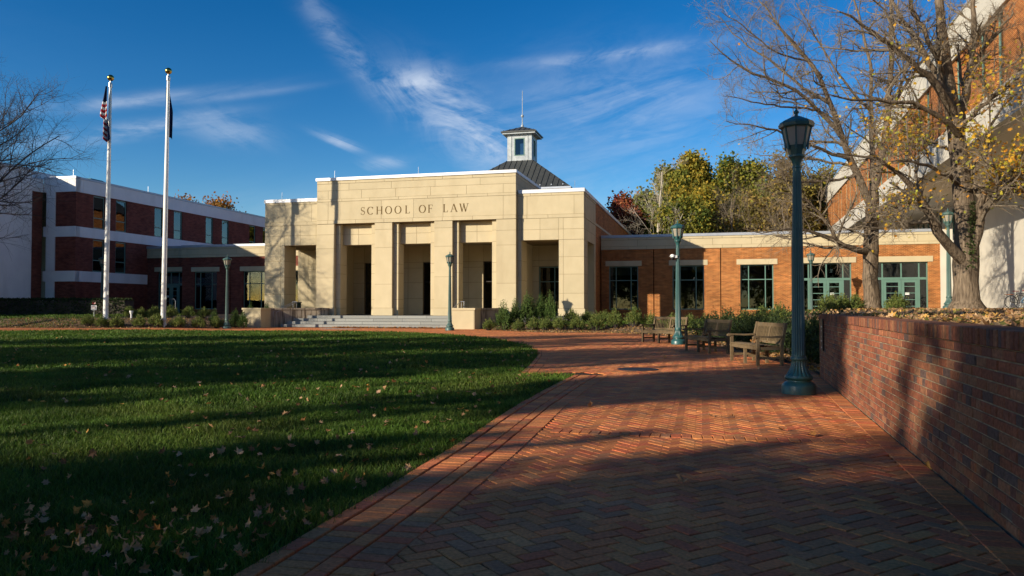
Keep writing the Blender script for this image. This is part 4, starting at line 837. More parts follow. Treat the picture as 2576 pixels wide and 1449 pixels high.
def link(name, label, mirror, brick, glass, cope):
    root = tag(empty(name, (CX, CY, 0), TH), label, 'building'); fc = Face('f', LT); X = (lambda v: v) if not mirror else (lambda v: -21.1 - v); S_ = lambda p, q: (min(X(p), X(q)), max(X(p), X(q)))
    ops = []
    for a0, a1 in ((.59, 2.58), (4.87, 6.94), (9.26, 11.35)): ops.append((*S_(a0, a1), 1.09, 4.07)); ops.append((*S_(a0 - .23, a1 + .24), 4.071, 4.435))
    for a0, a1 in ((3.60, 3.66), (7.98, 8.04)): ops.append((*S_(a0, a1), .3, 5.18))
    a, b = S_(.06, 12.45); wall_grid('brick_wall', brick, root, fc, a, b, .1, 5.2, .4, ops)
    a, b = S_(.06, 12.40); box('wall_core', M['joint'], root, a, b, LT + .405, LT + .44, .1, .9)
    for a0 in (3.60, 7.98): p, q = S_(a0 - .02, a0 + .08); box('movement_joint', M['darkbrick'], root, *fc.b(p, q, .401, .44, .3, 5.18))
    end = 21.3 if not mirror else 16.1; doors = [(13.14, 16.15), (17.57, 20.62)] if not mirror else [(12.75, 15.1)]
    ops = []
    for a0, a1 in doors: ops.append((*S_(a0, a1), 0, 4.13)); ops.append((*S_(a0 - .26, a1 + .27), 4.131, 4.495))
    a, b = S_(12.46, end); wall_grid('brick_wall', brick, root, fc, a, b, .1, 5.28, .4, ops, c0=.42)
    link_windows(fc, root, mirror, glass)
    for a0, a1 in doors: door_set(fc, root, a0, a1, glass, .42, X)
    # stone fascia in three courses and metal coping
    for a0, a1, dc, n in ((.06, 12.46, 0, 10), (12.461, end, .42, 7)):
        w = (a1 - a0) / n
        for (z0, z1), off in (((5.2 + dc * .1, 5.42), .5), ((5.42, 5.86), 0), ((5.86, 6.02), .5)):
            xs = [a0] + [a0 + w * (i + off) for i in range(0 if off else 1, n)] + [a1]
            if z1 == 5.86: xs = xs[::2] + ([a1] if len(xs) % 2 == 0 else [])
            for i in range(len(xs) - 1):
                p, q = S_(xs[i] + .009, xs[i + 1] - .009); box('fascia_panel', ST, root, *fc.b(p, q, dc - (.06 if z1 != 5.86 else .03), dc + .3, z0 + .009, z1 - .009))
        p, q = S_(a0 + .002, a1 - .002); box('fascia_core', JT, root, *fc.b(p, q, dc - .015, dc + .28, 5.24, 6.01))
        box('coping', M[cope], root, *fc.b(*S_(a0, a1 + .03), dc - .10, dc + .45, 6.022, 6.20))
    p, q = S_(.06, end); box('roof_deck', M['zinc'], root, p, q, LT + .9, LT + 9, 5.7, 5.8); box('rear_wall', brick, root, p, q, LT + 8.8, LT + 9.2, .1, 5.69); box('end_wall', brick, root, *sorted((X(end - .35), X(end))), LT + .83, LT + 8.79, .1, 5.69)
    if not mirror: box('white_pier', M['cream'], root, 21.302, 22.0, LT + .35, LT + 1.2, .1, 6.15)
    return root
link('brick_link_building', 'low orange brick link with stone fascia and green glazed double doors on the right', False, M['brick'], 'glass', 'zinc')
link('brick_link_building', 'low dark red brick link in shade between the flagpoles and the portico', True, M['darkbrick'], 'glassd', 'zinc')  # mirrored twin; its shade is also put into darker brick and glass

# ------------------------------------------------------------------ left-hand building
left = tag(empty('classroom_building', (-31.45, 54.53, 0), R(-12.5)), 'three storey dark brick block with white concrete bands on the left', 'building')
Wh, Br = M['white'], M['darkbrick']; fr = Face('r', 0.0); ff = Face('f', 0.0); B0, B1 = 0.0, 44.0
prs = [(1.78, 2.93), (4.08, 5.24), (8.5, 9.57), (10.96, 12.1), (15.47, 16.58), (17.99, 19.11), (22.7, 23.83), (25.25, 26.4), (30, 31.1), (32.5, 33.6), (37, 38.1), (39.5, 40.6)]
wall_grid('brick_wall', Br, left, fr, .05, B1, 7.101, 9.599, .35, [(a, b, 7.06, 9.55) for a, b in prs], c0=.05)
wall_grid('brick_wall', Br, left, fr, .05, B1, 3.881, 6.349, .35, [(a, b, 3.85, 6.30) for a, b in prs[:2]], c0=.05)
wall_grid('brick_wall', Br, left, fr, .05, B1, .2, 3.109, .35, c0=.05)
for z0, z1 in ((9.60, 10.55), (6.35, 7.10), (3.11, 3.88)):
    n = 9; xs = [.06 + (B1 - .06) * i / n for i in range(n + 1)]; xs[1] = .75
    for i in range(n): box('white_band', Wh, left, *fr.b(xs[i] + .006, xs[i + 1] - .006, 0, .45, z0 + .002, z1 - .002))
    box('white_band', Wh, left, *ff.b(-2.72, .0, -.0, .45, z0 + .002, z1 - .002))
box('coping', M['zinc'], left, *fr.b(.0, B1, -.04, .5, 10.552, 10.70)); box('coping', M['coping'], left, *ff.b(-2.72, .04, -.04, .4, 10.552, 10.72))
for i, (a, b) in enumerate(prs):
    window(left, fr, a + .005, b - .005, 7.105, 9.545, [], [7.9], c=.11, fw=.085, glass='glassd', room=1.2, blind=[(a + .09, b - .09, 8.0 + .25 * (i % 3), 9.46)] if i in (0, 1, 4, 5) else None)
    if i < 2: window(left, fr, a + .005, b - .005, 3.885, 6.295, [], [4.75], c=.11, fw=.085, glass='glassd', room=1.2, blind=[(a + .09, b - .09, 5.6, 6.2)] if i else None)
wall_grid('brick_wall', Br, left, ff, -1.72, -.002, 7.101, 9.599, .35, c0=.06); wall_grid('brick_wall', Br, left, ff, -1.72, -.002, 3.881, 6.349, .35, c0=.06); wall_grid('brick_wall', Br, left, ff, -1.72, -.002, .2, 3.109, .35, c0=.06)
for z0, z1 in ((.2, 3.108), (3.882, 6.348), (7.102, 9.598)): box('white_column', Wh, left, *ff.b(-2.46, -1.722, -.02, .4, z0, z1)); box('dark_recess', Br, left, *ff.b(-2.75, -2.462, .5, .7, z0, z1))
fw_ = Face('r', -2.75)                                            # wing that comes forward on the far left
wall_grid('brick_wall', Br, left, fw_, -1.0, -.02, .2, 9.598, .35, c0=.05); box('white_band', Wh, left, *fw_.b(-1.0, -.002, 0, .45, 9.60, 10.55))
box('white_wall', Wh, left, *fw_.b(-9.5, -1.002, -.03, .6, .2, 11.0)); box('end_wall', Wh, left, -22, -2.73, -9.9, -9.502, .2, 11.0)
box('coping', M['zinc'], left, *fw_.b(-9.9, -1.0, -.08, .5, 11.002, 11.15)); box('roof_fascia', M['zinc'], left, *fw_.b(-1.0, 14, .35, .55, 10.62, 11.12))
box('roof_deck', M['zinc'], left, -22, -.5, .5, 44, 10.2, 10.3); box('roof_deck', M['zinc'], left, -22, -3.4, -9.5, .48, 10.6, 10.7)
box('rear_mass', Wh, left, -22, -21.6, -9.5, 44, .2, 10.5)
un = empty('roof_unit'); un.parent = left; un.location = (-2.9, 4.6, 10.3)
for i in range(4): box('louvre', M['green'], un, -.95, .95, -.95, .95, .15 + i * .17, .15 + i * .17 + .07); box('core', M['iron'], un, -.75, .75, -.75, .75, .22 + i * .17, .15 + (i + 1) * .17)
MB().addf([(-.85, -.85, .83), (.85, -.85, .83), (.85, .85, .83), (-.85, .85, .83), (-.6, -.6, 1.0), (.6, -.6, 1.0), (.6, .6, 1.0), (-.6, .6, 1.0)], [(3, 2, 1, 0), (0, 1, 5, 4), (1, 2, 6, 5), (2, 3, 7, 6), (3, 0, 4, 7), (4, 5, 6, 7)]).build('unit_roof', M['green'], un)
for a, z in ((.1, 10.7), (8, 10.7), (30, 10.7)): MB().tube([(-.3, a, z), (-.3, a, z + .5)], .012, 5).build('lightning_rod', M['steel'], left)

# ------------------------------------------------------------------ right-hand building
right = tag(empty('tall_brick_building', (0, 0, 0), R(-16.4)), 'large brick and white concrete building overhanging on the right behind the trees', 'building')
fl = Face('l', 9.5); L0, L1 = 14.0, 98.0
zC, zB, zA0, zA1 = 8.15, 9.5, 12.45, 14.1
n = 14; st = (L1 - L0) / n
for i in range(n):
    a, b = L0 + i * st, L0 + (i + 1) * st
    box('white_band', M['cream'], right, *fl.b(a + .006, b - .006, 0, .6, zC, zB)); box('white_band', M['cream'], right, *fl.b(a + .006, b - .006, 0, .6, zA0, zA1))
box('coping', M['zinc'], right, *fl.b(L0, L1, -.04, .7, zA1 + .002, zA1 + .1))
wn = []
a = 15.2
while a < L1 - 3: wn.append((a, a + .8)); wn.append((a + 2.1, a + 2.9)); a += 5.6
wall_grid('brick_wall', M['brick'], right, fl, L0, L1, zB + .002, zA0 - .002, .4, [(p, q, zB + .02, zA0 - .02) for p, q in wn], c0=.12)
for p, q in wn: window(right, fl, p + .003, q - .003, zB + .03, zA0 - .03, [], [10.45], c=.20, fw=.07, glass='glassd', room=1.2)
box('soffit', M['soffit'], right, 9.5 + .602, 14.6, L0, L1, zC + .01, zC + .12); box('roof_deck', M['zinc'], right, 10.1, 30, L0, L1, 13.2, 13.3); box('end_wall', M['brick'], right, 9.9, 30, L0, L0 + .4, zB, 13.1)
fw2 = Face('l', 14.3); gl = []
a = 54.0
while a < 92: gl.append((a, a + 1.15)); a += 1.75
wall_grid('white_wall', M['cream'], right, fw2, L0, L1, .2, zC, .35, [(p, q, 6.2, 8.0) for p, q in gl])
for p, q in gl: window(right, fw2, p + .003, q - .003, 6.203, 7.997, [], [], c=.1, fw=.07, glass='glassd', room=1.0)
box('brick_pier', M['brick'], right, 13.95, 14.295, 56.6, 57.9, .2, 4.4); box('canopy', M['soffit'], right, 13.3, 14.29, 55.9, 58.6, 4.402, 4.6)

# ------------------------------------------------------------------ lamp posts
def make_lamp(name, paint):
    m = M[paint]; root = empty(name)
    fl = lambda lo, hi, k, d: (lambda z: (k, d) if lo < z < hi else (0, 0))
    smooth_auto(MB().lathe([(.245, 0), (.245, .12), (.235, .135), (.205, .165), (.168, .185), (.165, .20), (.19, .215), (.205, .24), (.195, .27)], 64).build('base', m, root), 40)
    zz = np.linspace(0, 1, 9); smooth_auto(MB().lathe([(.188 - .086 * math.sin(t * math.pi / 2) ** .85, .27 + .23 * t) for t in zz], 128, mod=fl(.28, .495, 16, .13)).build('bell', m, root), 40)
    smooth_auto(MB().lathe([(.105, .50), (.119, .508), (.121, .53), (.115, .545), (.10, .55)], 48).build('base_ring', m, root), 40)
    smooth_auto(MB().lathe([(.100, .55), (.100, .57), (.099, .585), (.085, 1.9), (.060, 3.32), (.058, 3.34), (.058, 3.38)], 128, mod=fl(.58, 3.33, 16, .16), cap=False).build('shaft', m, root), 50)
    smooth_auto(MB().lathe([(.058, 3.38), (.068, 3.385), (.068, 3.405), (.058, 3.412), (.060, 3.44), (.075, 3.49), (.10, 3.54), (.117, 3.55), (.117, 3.572), (.10, 3.58)], 48).build('neck', m, root), 40)
    o8 = math.pi / 8; MB().lathe([(.105, 3.575), (.150, 3.735)], 8, rot=o8).build('lantern_cup', m, root)
    fr = MB(); rb, rt, z0, z1 = .150, .212, 3.70, 3.995
    for i in range(8):
        a = o8 + i * math.pi / 4; fr.bar((rb * math.cos(a), rb * math.sin(a), z0), (rt * math.cos(a), rt * math.sin(a), z1), .022, .022, up=(math.cos(a), math.sin(a), 0))
        fr.bar((rb * math.cos(a) * 1.03, rb * math.sin(a) * 1.03, 3.66), (rb * math.cos(a) * 1.08, rb * math.sin(a) * 1.08, 3.75), .03, .03, up=(math.cos(a), math.sin(a), 0))
    fr.build('lantern_frame', m, root)
    for i in range(8):
        a, b = o8 + i * math.pi / 4, o8 + (i + 1) * math.pi / 4
        q = [(r_ * .985 * math.cos(t), r_ * .985 * math.sin(t), z) for r_, t, z in ((rb, a, z0 + .02), (rb, b, z0 + .02), (rt, b, z1), (rt, a, z1))]; qi = [(x * .97, y * .97, z) for x, y, z in q]
        MB().addf(q + qi, [(0, 1, 2, 3), (7, 6, 5, 4), (0, 4, 5, 1), (1, 5, 6, 2), (2, 6, 7, 3), (3, 7, 4, 0)]).build('pane', M['lampglass'], root)
    MB().lathe([(.225, 3.985), (.252, 4.0), (.262, 4.045), (.250, 4.05), (.240, 4.08), (.06, 4.165)], 8, rot=o8).build('lantern_roof', m, root)
    smooth_auto(MB().lathe([(.05, 4.16), (.028, 4.175), (.022, 4.20), (.038, 4.215), (.042, 4.235), (.025, 4.255), (.012, 4.27), (.010, 4.30), (.002, 4.345)], 16).build('finial', m, root), 60)
    return root
LP = [((4.29, 11.39, 0), 'lampgreen', 'tall dark green fluted lamp post nearest the camera beside the brick wall'), ((5.73, 26.2, 0), 'lampgreen', 'green lamp post carrying a white security camera beside the benches'),
      ((-3.39, 41.4, 0), 'lampgreen2', 'green lamp post standing in front of the right cheek wall of the steps'), ((-16.55, 44.1, .0), 'lampgreen2', 'green lamp post at the end of the flagpole shrubs, left of the steps'),
      ((18.25, 46.3, .42), 'lampgreen2', 'small pale green lamp post in front of the left pair of glazed doors'), ((18.42, 32.0, 1.17), 'lampgreen2', 'pale green lamp post partly hidden behind the big maple trunk'), ((-28.4, 52.6, .55), 'lampgreen', 'dark lamp post in shade against the left brick building')]
protos = {}
for loc, paint, lab in LP:
    if paint in protos: o = copy_tree(protos[paint])
    else: o = protos[paint] = make_lamp('lamp_post', paint)
    o.location = loc; tag(o, lab, 'lamp post', 'green lamp posts round the lawn')
sc_ = tag(empty('security_camera', (5.60, 26.12, 3.02)), 'white dome security camera strapped to the lamp post by the benches', 'camera')
sc_.scale = (.72, .72, .72)
smooth_auto(MB().lathe([(.02, -.17), (.07, -.15), (.09, -.09), (.095, -.03)], 20, (-.1, 0, 0)).build('dome', M['black'], sc_)); smooth_auto(MB().lathe([(.105, -.03), (.11, .04), (.08, .10), (.02, .12)], 20, (-.1, 0, 0)).build('housing', M['paint_white'], sc_))
MB().box(-.06, .12, -.05, .05, -.06, .06).build('bracket', M['paint_white'], sc_); smooth_auto(MB().lathe([(.094, -.08), (.094, -.05)], 24, (.18, .1, 0)).build('strap', M['steel'], sc_))
MB().addf([(-.24, -.1, .01), (-.02, -.1, .05), (-.02, .1, .05), (-.24, .1, .01), (-.24, -.1, .02), (-.02, -.1, .06), (-.02, .1, .06), (-.24, .1, .02)], [(3, 2, 1, 0), (4, 5, 6, 7), (0, 1, 5, 4), (2, 3, 7, 6), (1, 2, 6, 5), (3, 0, 4, 7)]).build('sun_shield', M['paint_white'], sc_)

# ------------------------------------------------------------------ flagpoles and flags
def flagpole(loc, top, lab, lean):
    r = tag(empty('flagpole', loc), lab, 'flagpole', 'white flagpoles beside the path'); h = top - loc[2]
    smooth_auto(MB().lathe([(.19, -.2), (.19, .0), (.145, .04), (.142, .6), (.125, h * .5), (.075, h - .75)], 24).build('pole', M['polewhite'], r), 50)
    smooth_auto(MB().lathe([(.10, h - .75), (.115, h - .74), (.115, h - .5), (.05, h - .47), (.04, h - .36)], 20).build('truck', M['steel'], r), 40)
    a = np.linspace(-math.pi / 2, math.pi / 2, 13); smooth_auto(MB().lathe([(max(.005, .19 * math.cos(t)), h - .19 + .19 * math.sin(t)) for t in a], 24).build('ball', M['gold'], r), 80)
    MB().tube([(.13, -.1, h - .6), (.17, -.12, h * .5), (.19, -.14, 1.5)], .008, 5).build('halyard', M['polewhite'], r)
    MB().box(.15, .22, -.16, -.10, 1.4, 1.6).build('cleat', M['steel'], r)
    r.rotation_euler[1] = lean; return r
P1, P2 = (-23.75, 44.4), (-20.0, 43.57)
z1g, z2g = float(gz(*P1)), float(gz(*P2))
flagpole((*P1, z1g), 14.95, 'left white flagpole with gold ball and the striped flag', .008); flagpole((*P2, z2g), 15.1, 'right white flagpole with gold ball and the dark blue flag', .010)
def drape(name, m, parent, x, y, z0, z1, prof, seed, thick=.02, x0=0.):
    """a limp hanging cloth: folds across x, width profile prof(t) from top to bottom"""
    r = np.random.default_rng(seed); nz, nx = 22, 15; V = []
    for i in range(nz):
        t = i / (nz - 1); w0, w1 = prof(t)
        for j in range(nx):
            u = j / (nx - 1); V.append((x + w0 + (w1 - w0) * u, y + .10 * math.sin(u * 9 + t * 2 + seed) * (.35 + .65 * t) - .02, z1 + (z0 - z1) * t + .10 * math.sin(u * 5 + seed) * t))
    V = np.array(V); i = (np.arange(nz - 1)[:, None] * nx + np.arange(nx - 1)[None]).ravel(); F = np.stack([i, i + nx, i + nx + 1, i + 1], 1)
    return V, F
def flag(loc, z0, z1, prof, lab, bands, seed):
    """bands: list of (top, bottom, left, right, cloth) as fractions of the hanging cloth"""
    f = tag(empty('flag', loc), lab, 'flag', 'limp flags on the flagpoles'); V, F = drape('', None, None, 0, -.22, z0 - loc[2], z1 - loc[2], prof, seed)
    j = np.arange(len(F)) // 14 / 21; i = np.arange(len(F)) % 14 / 14
    for a_, b_, l_, r_, mm in bands:
        k = (j >= a_ - 1e-6) & (j < b_ - 1e-6) & (i >= l_ - 1e-6) & (i < r_ - 1e-6)
        o = add({'flagblue': 'blue_cloth', 'flagred': 'red_stripe', 'flagwhite': 'white_stripe'}[mm], np_mesh('cloth', *compact(V, F[k]), smooth=True), M[mm], f); s = o.modifiers.new('thick', 'SOLIDIFY'); s.thickness = .012
    return f
USB = [(0, 6 / 21, 0, 1, 'flagblue')] + [((6 + i) / 21, (7 + i) / 21, 0, 1, ('flagwhite', 'flagred')[i % 2]) for i in range(7)] + [(13 / 21, 1, 8 / 14, 1, 'flagblue')] + [((13 + i) / 21, (14 + i) / 21, 0, 8 / 14, ('flagwhite', 'flagred')[i % 2]) for i in range(8)]
flag((*P1, z1g), 11.0, 14.2, lambda t: (-.06 - .30 * min(t / .5, 1) + (.22 if t > .58 else 0), .05 + .06 * t + (.28 * (t - .5) if t > .5 else 0)), 'limp red and white striped flag with navy canton on the left flagpole', USB, 2)
flag((P2[0] + .10, P2[1] + .40, z2g), 11.0, 14.0, lambda t: (-.14, -.02 + .24 * min(t * 2.2, 1)), 'limp dark blue flag wrapped round the right flagpole', [(0, 1, 0, 1, 'flagblue')], 5)

# ------------------------------------------------------------------ benches
def make_bench():
    b = empty('wooden_bench'); W = M['wood']; Lh = .80; sh = .43
    for sx in (-1, 1):
        MB().box(sx * Lh - .032, sx * Lh + .032, -.30, -.236, 0, .62).build('front_leg', W, b)
        MB().addf([(sx * Lh + a, y, z) for z, y0, y1 in ((0, .24, .305), (sh, .235, .305), (.94, .345, .40)) for a, y in ((-.032, y0), (.032, y0), (.032, y1), (-.032, y1))], [(3, 2, 1, 0), (8, 9, 10, 11)] + [(k + i, k + (i + 1) % 4, k + 4 + (i + 1) % 4, k + 4 + i) for k in (0, 4) for i in range(4)]).build('rear_leg', W, b)
        a_ = MB()
        pr = [(-.38, .60), (-.375, .635), (-.34, .655), (-.20, .652), (.05, .643), (.29, .655), (.29, .615), (.05, .605), (-.20, .615), (-.30, .61), (-.35, .59)]
        a_.prism([(p, q) for p, q in pr], sx * Lh - .045, sx * Lh + .045, 'x'); fix_normals(a_.build('armrest', W, b))
        MB().box(sx * Lh - .02, sx * Lh + .02, -.235, .24, .14, .19).build('stretcher', W, b); MB().box(sx * Lh - .021, sx * Lh + .021, -.235, .238, sh - .09, sh - .025).build('side_rail', W, b)
    MB().box(-.032, .032, -.275, -.215, 0, sh - .09).build('middle_leg', W, b); MB().box(-.032, .032, .24, .30, 0, sh - .03).build('middle_leg', W, b); MB().box(-.02, .02, -.214, .239, .14, .19).build('stretcher', W, b); MB().box(-.021, .021, -.20, .235, sh - .09, sh - .025).build('side_rail', W, b)
    MB().box(-Lh + .033, Lh - .033, -.285, -.245, sh - .088, sh - .012).build('front_apron', W, b); MB().box(-Lh + .033, Lh - .033, .24, .275, sh - .088, sh - .012).build('rear_apron', W, b)
    for i in range(6): y = -.30 + i * .09; dz = .012 * math.cos((i - 1.5) * .9); MB().box(-Lh + .036, Lh - .036, y, y + .072, sh - .008 + dz, sh + .014 + dz).build('seat_slat', W, b)
    lerp = lambda z: .275 + (z - sh) * .225
    MB().bar((-Lh + .03, lerp(.89) , .885), (Lh - .03, lerp(.89), .885), .035, .085).build('top_rail', W, b); MB().bar((-Lh + .03, lerp(.50), .49), (Lh - .03, lerp(.50), .49), .035, .055).build('lower_rail', W, b)
    MB().bar((0, lerp(.515), .515), (0, lerp(.845), .845), .085, .03, up=(0, 1, 0)).build('centre_stile', W, b)
    sl = MB().bar((0, lerp(.515), .515), (0, lerp(.845), .845), .026, .018, up=(0, 1, 0)).mesh('back_slat')
    for s_ in (-1, 1):
        for i in range(9): o = add('back_slat', sl, W, b); o.location = (s_ * (.105 + i * .0765), 0, 0)
    return b
bench0 = make_bench()
for i, (x, y, a, lab) in enumerate(((5.62, 17.55, -86, 'weathered wooden bench nearest the tall lamp post'), (5.56, 21.75, -80, 'middle of the three weathered wooden benches, leaves on its seat'), (5.45, 27.3, -57, 'farthest wooden bench, half behind the lamp post with the camera'))):
    o = bench0 if i == 0 else copy_tree(bench0); o.location = (x, y, 0); o.rotation_euler = (0, 0, R(a)); tag(o, lab, 'bench', 'wooden benches along the plaza')
br = np.random.default_rng(33)
for bx, by, n, nm, lab in ((5.75, 22.2, 26, 'bench_leaves', 'dry leaves heaped on the seat of the middle bench'), (5.8, 17.95, 22, 'bench_leaves', 'dry leaves lying on the seat of the nearest bench')):
    P = np.stack([br.normal(bx, .09, n), br.normal(by, .20, n), .465 + br.random(n) * .05], 1); V, F, c = scatter_leaves(P, .085, br, .7, DRY * .8); tag(add(nm, np_mesh(nm, V, F, c), M['dryleaf']), lab, 'leaves', kind='stuff')

# ------------------------------------------------------------------ foliage
def leaf_quads(P, D, size, r, width=.5, tri=False):
    """little pointed leaves at P pointing along D"""
    n = len(P); D = D / (np.linalg.norm(D, axis=1, keepdims=True) + 1e-9); s = (size * r.uniform(.6, 1.35, n))[:, None]
    q = r.normal(size=(n, 3)); u = np.cross(D, q); u /= np.linalg.norm(u, axis=1, keepdims=True) + 1e-9
    V = np.stack([P, P + D * s * .5 + u * s * width * .5, P + D * s, P + D * s * .5 - u * s * width * .5], 1); i = np.arange(n)[:, None] * 4
    return V.reshape(-1, 3), i + np.array([[0, 1, 2, 3]])
def make_shrub_mesh(seed, rad, h, n_sprig, per, leaf, cols, upright=.8, base=.12, spread=1.0, top_pow=.6):
    r = np.random.default_rng(seed); a = r.random(n_sprig) * 2 * math.pi; rr = np.sqrt(r.random(n_sprig)); env = .8 + .2 * np.sin(a * 3 + seed) + .12 * np.sin(a * 5 + 2 * seed)
    # sprig tips fill a lumpy dome from the outside in
    zt = base + (h - base) * (1 - rr ** 2 * .75) * r.uniform(.55, 1.08, n_sprig); T = np.stack([np.cos(a) * rr * rad * env * spread, np.sin(a) * rr * rad * env * spread, zt], 1)
    low = r.random(n_sprig) < .35; T[low, 2] = base + r.random(low.sum()) * h * .5; f_ = r.uniform(.75, 1.0, low.sum()) * rad; T[low, 0] = np.cos(a[low]) * f_ * env[low]; T[low, 1] = np.sin(a[low]) * f_ * env[low]
    O = np.stack([T[:, 0] * .45, T[:, 1] * .45, T[:, 2] * .45], 1); D = T - O; D[:, 2] += upright * np.linalg.norm(D, axis=1) * .5
    t = r.uniform(.35, 1.0, (n_sprig, per)); P = O[:, None] + (T - O)[:, None] * t[:, :, None] + r.normal(0, .012, (n_sprig, per, 3)); dirs = (D / np.linalg.norm(D, axis=1, keepdims=True))[:, None] + r.normal(0, .65, (n_sprig, per, 3))
    V, F = leaf_quads(P.reshape(-1, 3), dirs.reshape(-1, 3), leaf, r, .38); depth = t.reshape(-1)
    c = np.array(cols)[r.integers(len(cols), size=n_sprig)]; c = np.repeat(c, per, 0) * r.uniform(.7, 1.3, (n_sprig * per, 1)); V[:, 2] = np.maximum(V[:, 2], .01)
    st = np.linspace(0, 1, 4)[None, :, None]; k = min(40, n_sprig); PS = np.array([0, 0, -.05]) * (1 - st) + O[:k, None] * st * 1.6; VS, FS = tubes(PS, np.broadcast_to(np.linspace(.014, .006, 4), (k, 4)), 4)
    return np_mesh('foliage', V, F, np.repeat(c, 4, 0)), np_mesh('stems', VS, FS)
YEW = [(.15, .195, .045), (.12, .165, .04), (.19, .23, .055), (.085, .125, .03), (.21, .22, .06)]
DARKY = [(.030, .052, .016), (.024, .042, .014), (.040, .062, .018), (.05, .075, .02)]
TALLY = [(.10, .165, .038), (.075, .13, .03), (.13, .19, .05), (.06, .105, .025)]
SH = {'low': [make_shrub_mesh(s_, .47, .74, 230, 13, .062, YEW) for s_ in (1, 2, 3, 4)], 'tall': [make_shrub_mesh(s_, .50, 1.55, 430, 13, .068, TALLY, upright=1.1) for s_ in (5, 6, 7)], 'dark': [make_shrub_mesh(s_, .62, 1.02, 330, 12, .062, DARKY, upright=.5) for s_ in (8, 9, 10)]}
for v in SH.values():
    for a_, b_ in v: a_.materials.append(M['leaf']); b_.materials.append(M['twigdark'])
shn = 0
def shrub(kind, x, y, lab, group, s=1.0, zs=1.0, z=None):
    global shn; shn += 1; fm, sm = SH[kind][shn % len(SH[kind])]; r = empty('yew_shrub' if kind != 'dark' else 'hedge_shrub', (x, y, float(gz(x, y)) - .03 if z is None else z), shn * 2.4); r.scale = (s, s, s * zs)
    tag(r, lab, 'shrub', group); add('foliage', fm, None, r); add('stems', sm, None, r); return r
ORD = ['first', 'second', 'third', 'fourth', 'fifth', 'sixth', 'seventh', 'eighth', 'ninth', 'tenth', 'eleventh', 'twelfth', 'thirteenth', 'fourteenth', 'fifteenth']
def U(u, y): return (u - 1288) / 1910 * y
for i, (u, y, s) in enumerate(((221, 42.95, .95), (258, 42.75, 1.0), (294, 42.75, 1.0), (351, 42.9, 1.0), (395, 43.0, 1.12), (449, 43.2, 1.1), (502, 43.5, 1.05), (545, 44.0, 1.0))):
    shrub('low', U(u, y), y, f'low yew shrub, {ORD[i]} from the left in the front row below the flagpoles', 'low shrubs below the flagpoles', s)
for i, (u, y, s) in enumerate(((325, 46.2, 1.0), (358, 46.3, .9), (388, 46.0, 1.05), (430, 46.0, 1.1), (476, 46.2, 1.05), (512, 46.4, 1.0))):
    shrub('low', U(u, y), y, f'yew shrub, {ORD[i]} from the left in the back row behind the flagpoles', 'low shrubs behind the flagpoles', s, 1.0)
for i, (u, y, s, zs, lab) in enumerate(((540, 45.8, .8, .95, 'tall narrow yew left of the lamp post by the steps'), (592, 46.0, .85, .9, 'tall dark yew just right of the lamp post by the steps'), (612, 45.6, .8, .85, 'tall yew against the left cheek wall of the steps'), (630, 49.0, .8, 1.0, 'yew standing behind the left cheek wall'), (646, 49.2, .5, .9, 'small pointed yew behind the cheek wall cap'), (672, 49.2, .85, 1.0, 'bushy yew in front of the left corner pier'), (731, 49.6, .55, 1.0, 'little yew seen through the handrail posts'))):
    shrub('tall', U(u, y), y, lab, 'tall yews around the steps', s, zs, z=.0 if y < 48 else .3)
for i, (u, y, s, zs, k, lab) in enumerate(((1229, 41.6, .95, 1.0, 'low', 'dark low shrub beside the right cheek wall of the steps'), (1268, 41.5, .95, 1.0, 'tall', 'tall yew, first of the clump right of the steps'), (1296, 41.8, .85, 1.05, 'tall', 'tall yew, second of the clump right of the steps'), (1328, 42.0, 1.05, .98, 'tall', 'tall yew, third and widest of the clump right of the steps'), (1360, 42.2, .9, 1.05, 'tall', 'tall yew, fourth of the clump right of the steps'), (1384, 42.0, .9, 1.08, 'tall', 'tall yew, last of the clump, before the right corner pier'),
        (1304, 40.3, .85, 1.0, 'low', 'low shrub at the foot of the tall yews, left one'), (1342, 40.0, .95, 1.0, 'low', 'low shrub at the foot of the tall yews, middle one'), (1372, 39.6, .95, 1.0, 'low', 'low shrub at the foot of the tall yews, right one'), (1409, 39.3, 1.05, 1.0, 'low', 'low yew in front of the corner pier, left of a pair'), (1452, 39.2, 1.0, 1.05, 'low', 'low yew in front of the corner pier, right of a pair'),
        (1438, 42.3, 1.1, 1.0, 'low', 'yew at the base of the right corner pier'), (1478, 43.0, 1.0, 1.0, 'low', 'yew in front of the brick flank corner'), (1500, 39.2, 1.1, 1.2, 'low', 'yew, first of the row before the brick link'), (1548, 39.0, 1.05, 1.35, 'low', 'yew, second of the row before the brick link'), (1596, 38.6, 1.05, 1.35, 'low', 'yew, third of the row before the brick link'), (1520, 43.5, 1.0, 1.0, 'low', 'yew against the brick link under its first window'))):
    shrub(k, U(u, y), y, lab, 'yews in the bed right of the steps', s * (1.04 if k == 'low' else 1.15), zs)
for i, (u, y, s) in enumerate(((1637, 38.5, 1.1), (1690, 37.6, 1.2), (1736, 35.6, 1.15), (1776, 34.0, 1.1), (1830, 31.8, 1.1), (1874, 31.6, 1.05), (1916, 31.0, 1.1), (1960, 30.8, 1.05), (2085, 31.0, 1.05), (2118, 31.6, 1.0), (2152, 31.4, 1.0), (2256, 29.6, 1.05))):
    lab = f'sunlit yew, {ORD[i]} from the left in the row behind the benches and hedge' if i < 11 else 'sunlit yew shrub in front of the right pair of glazed doors'
    z = None
    shrub('low', U(u, y), y, lab, 'sunlit yews behind the benches', s, 1.15, z=float(max(gz(U(u, y), y), bank_z(U(u, y), y))) - .15)
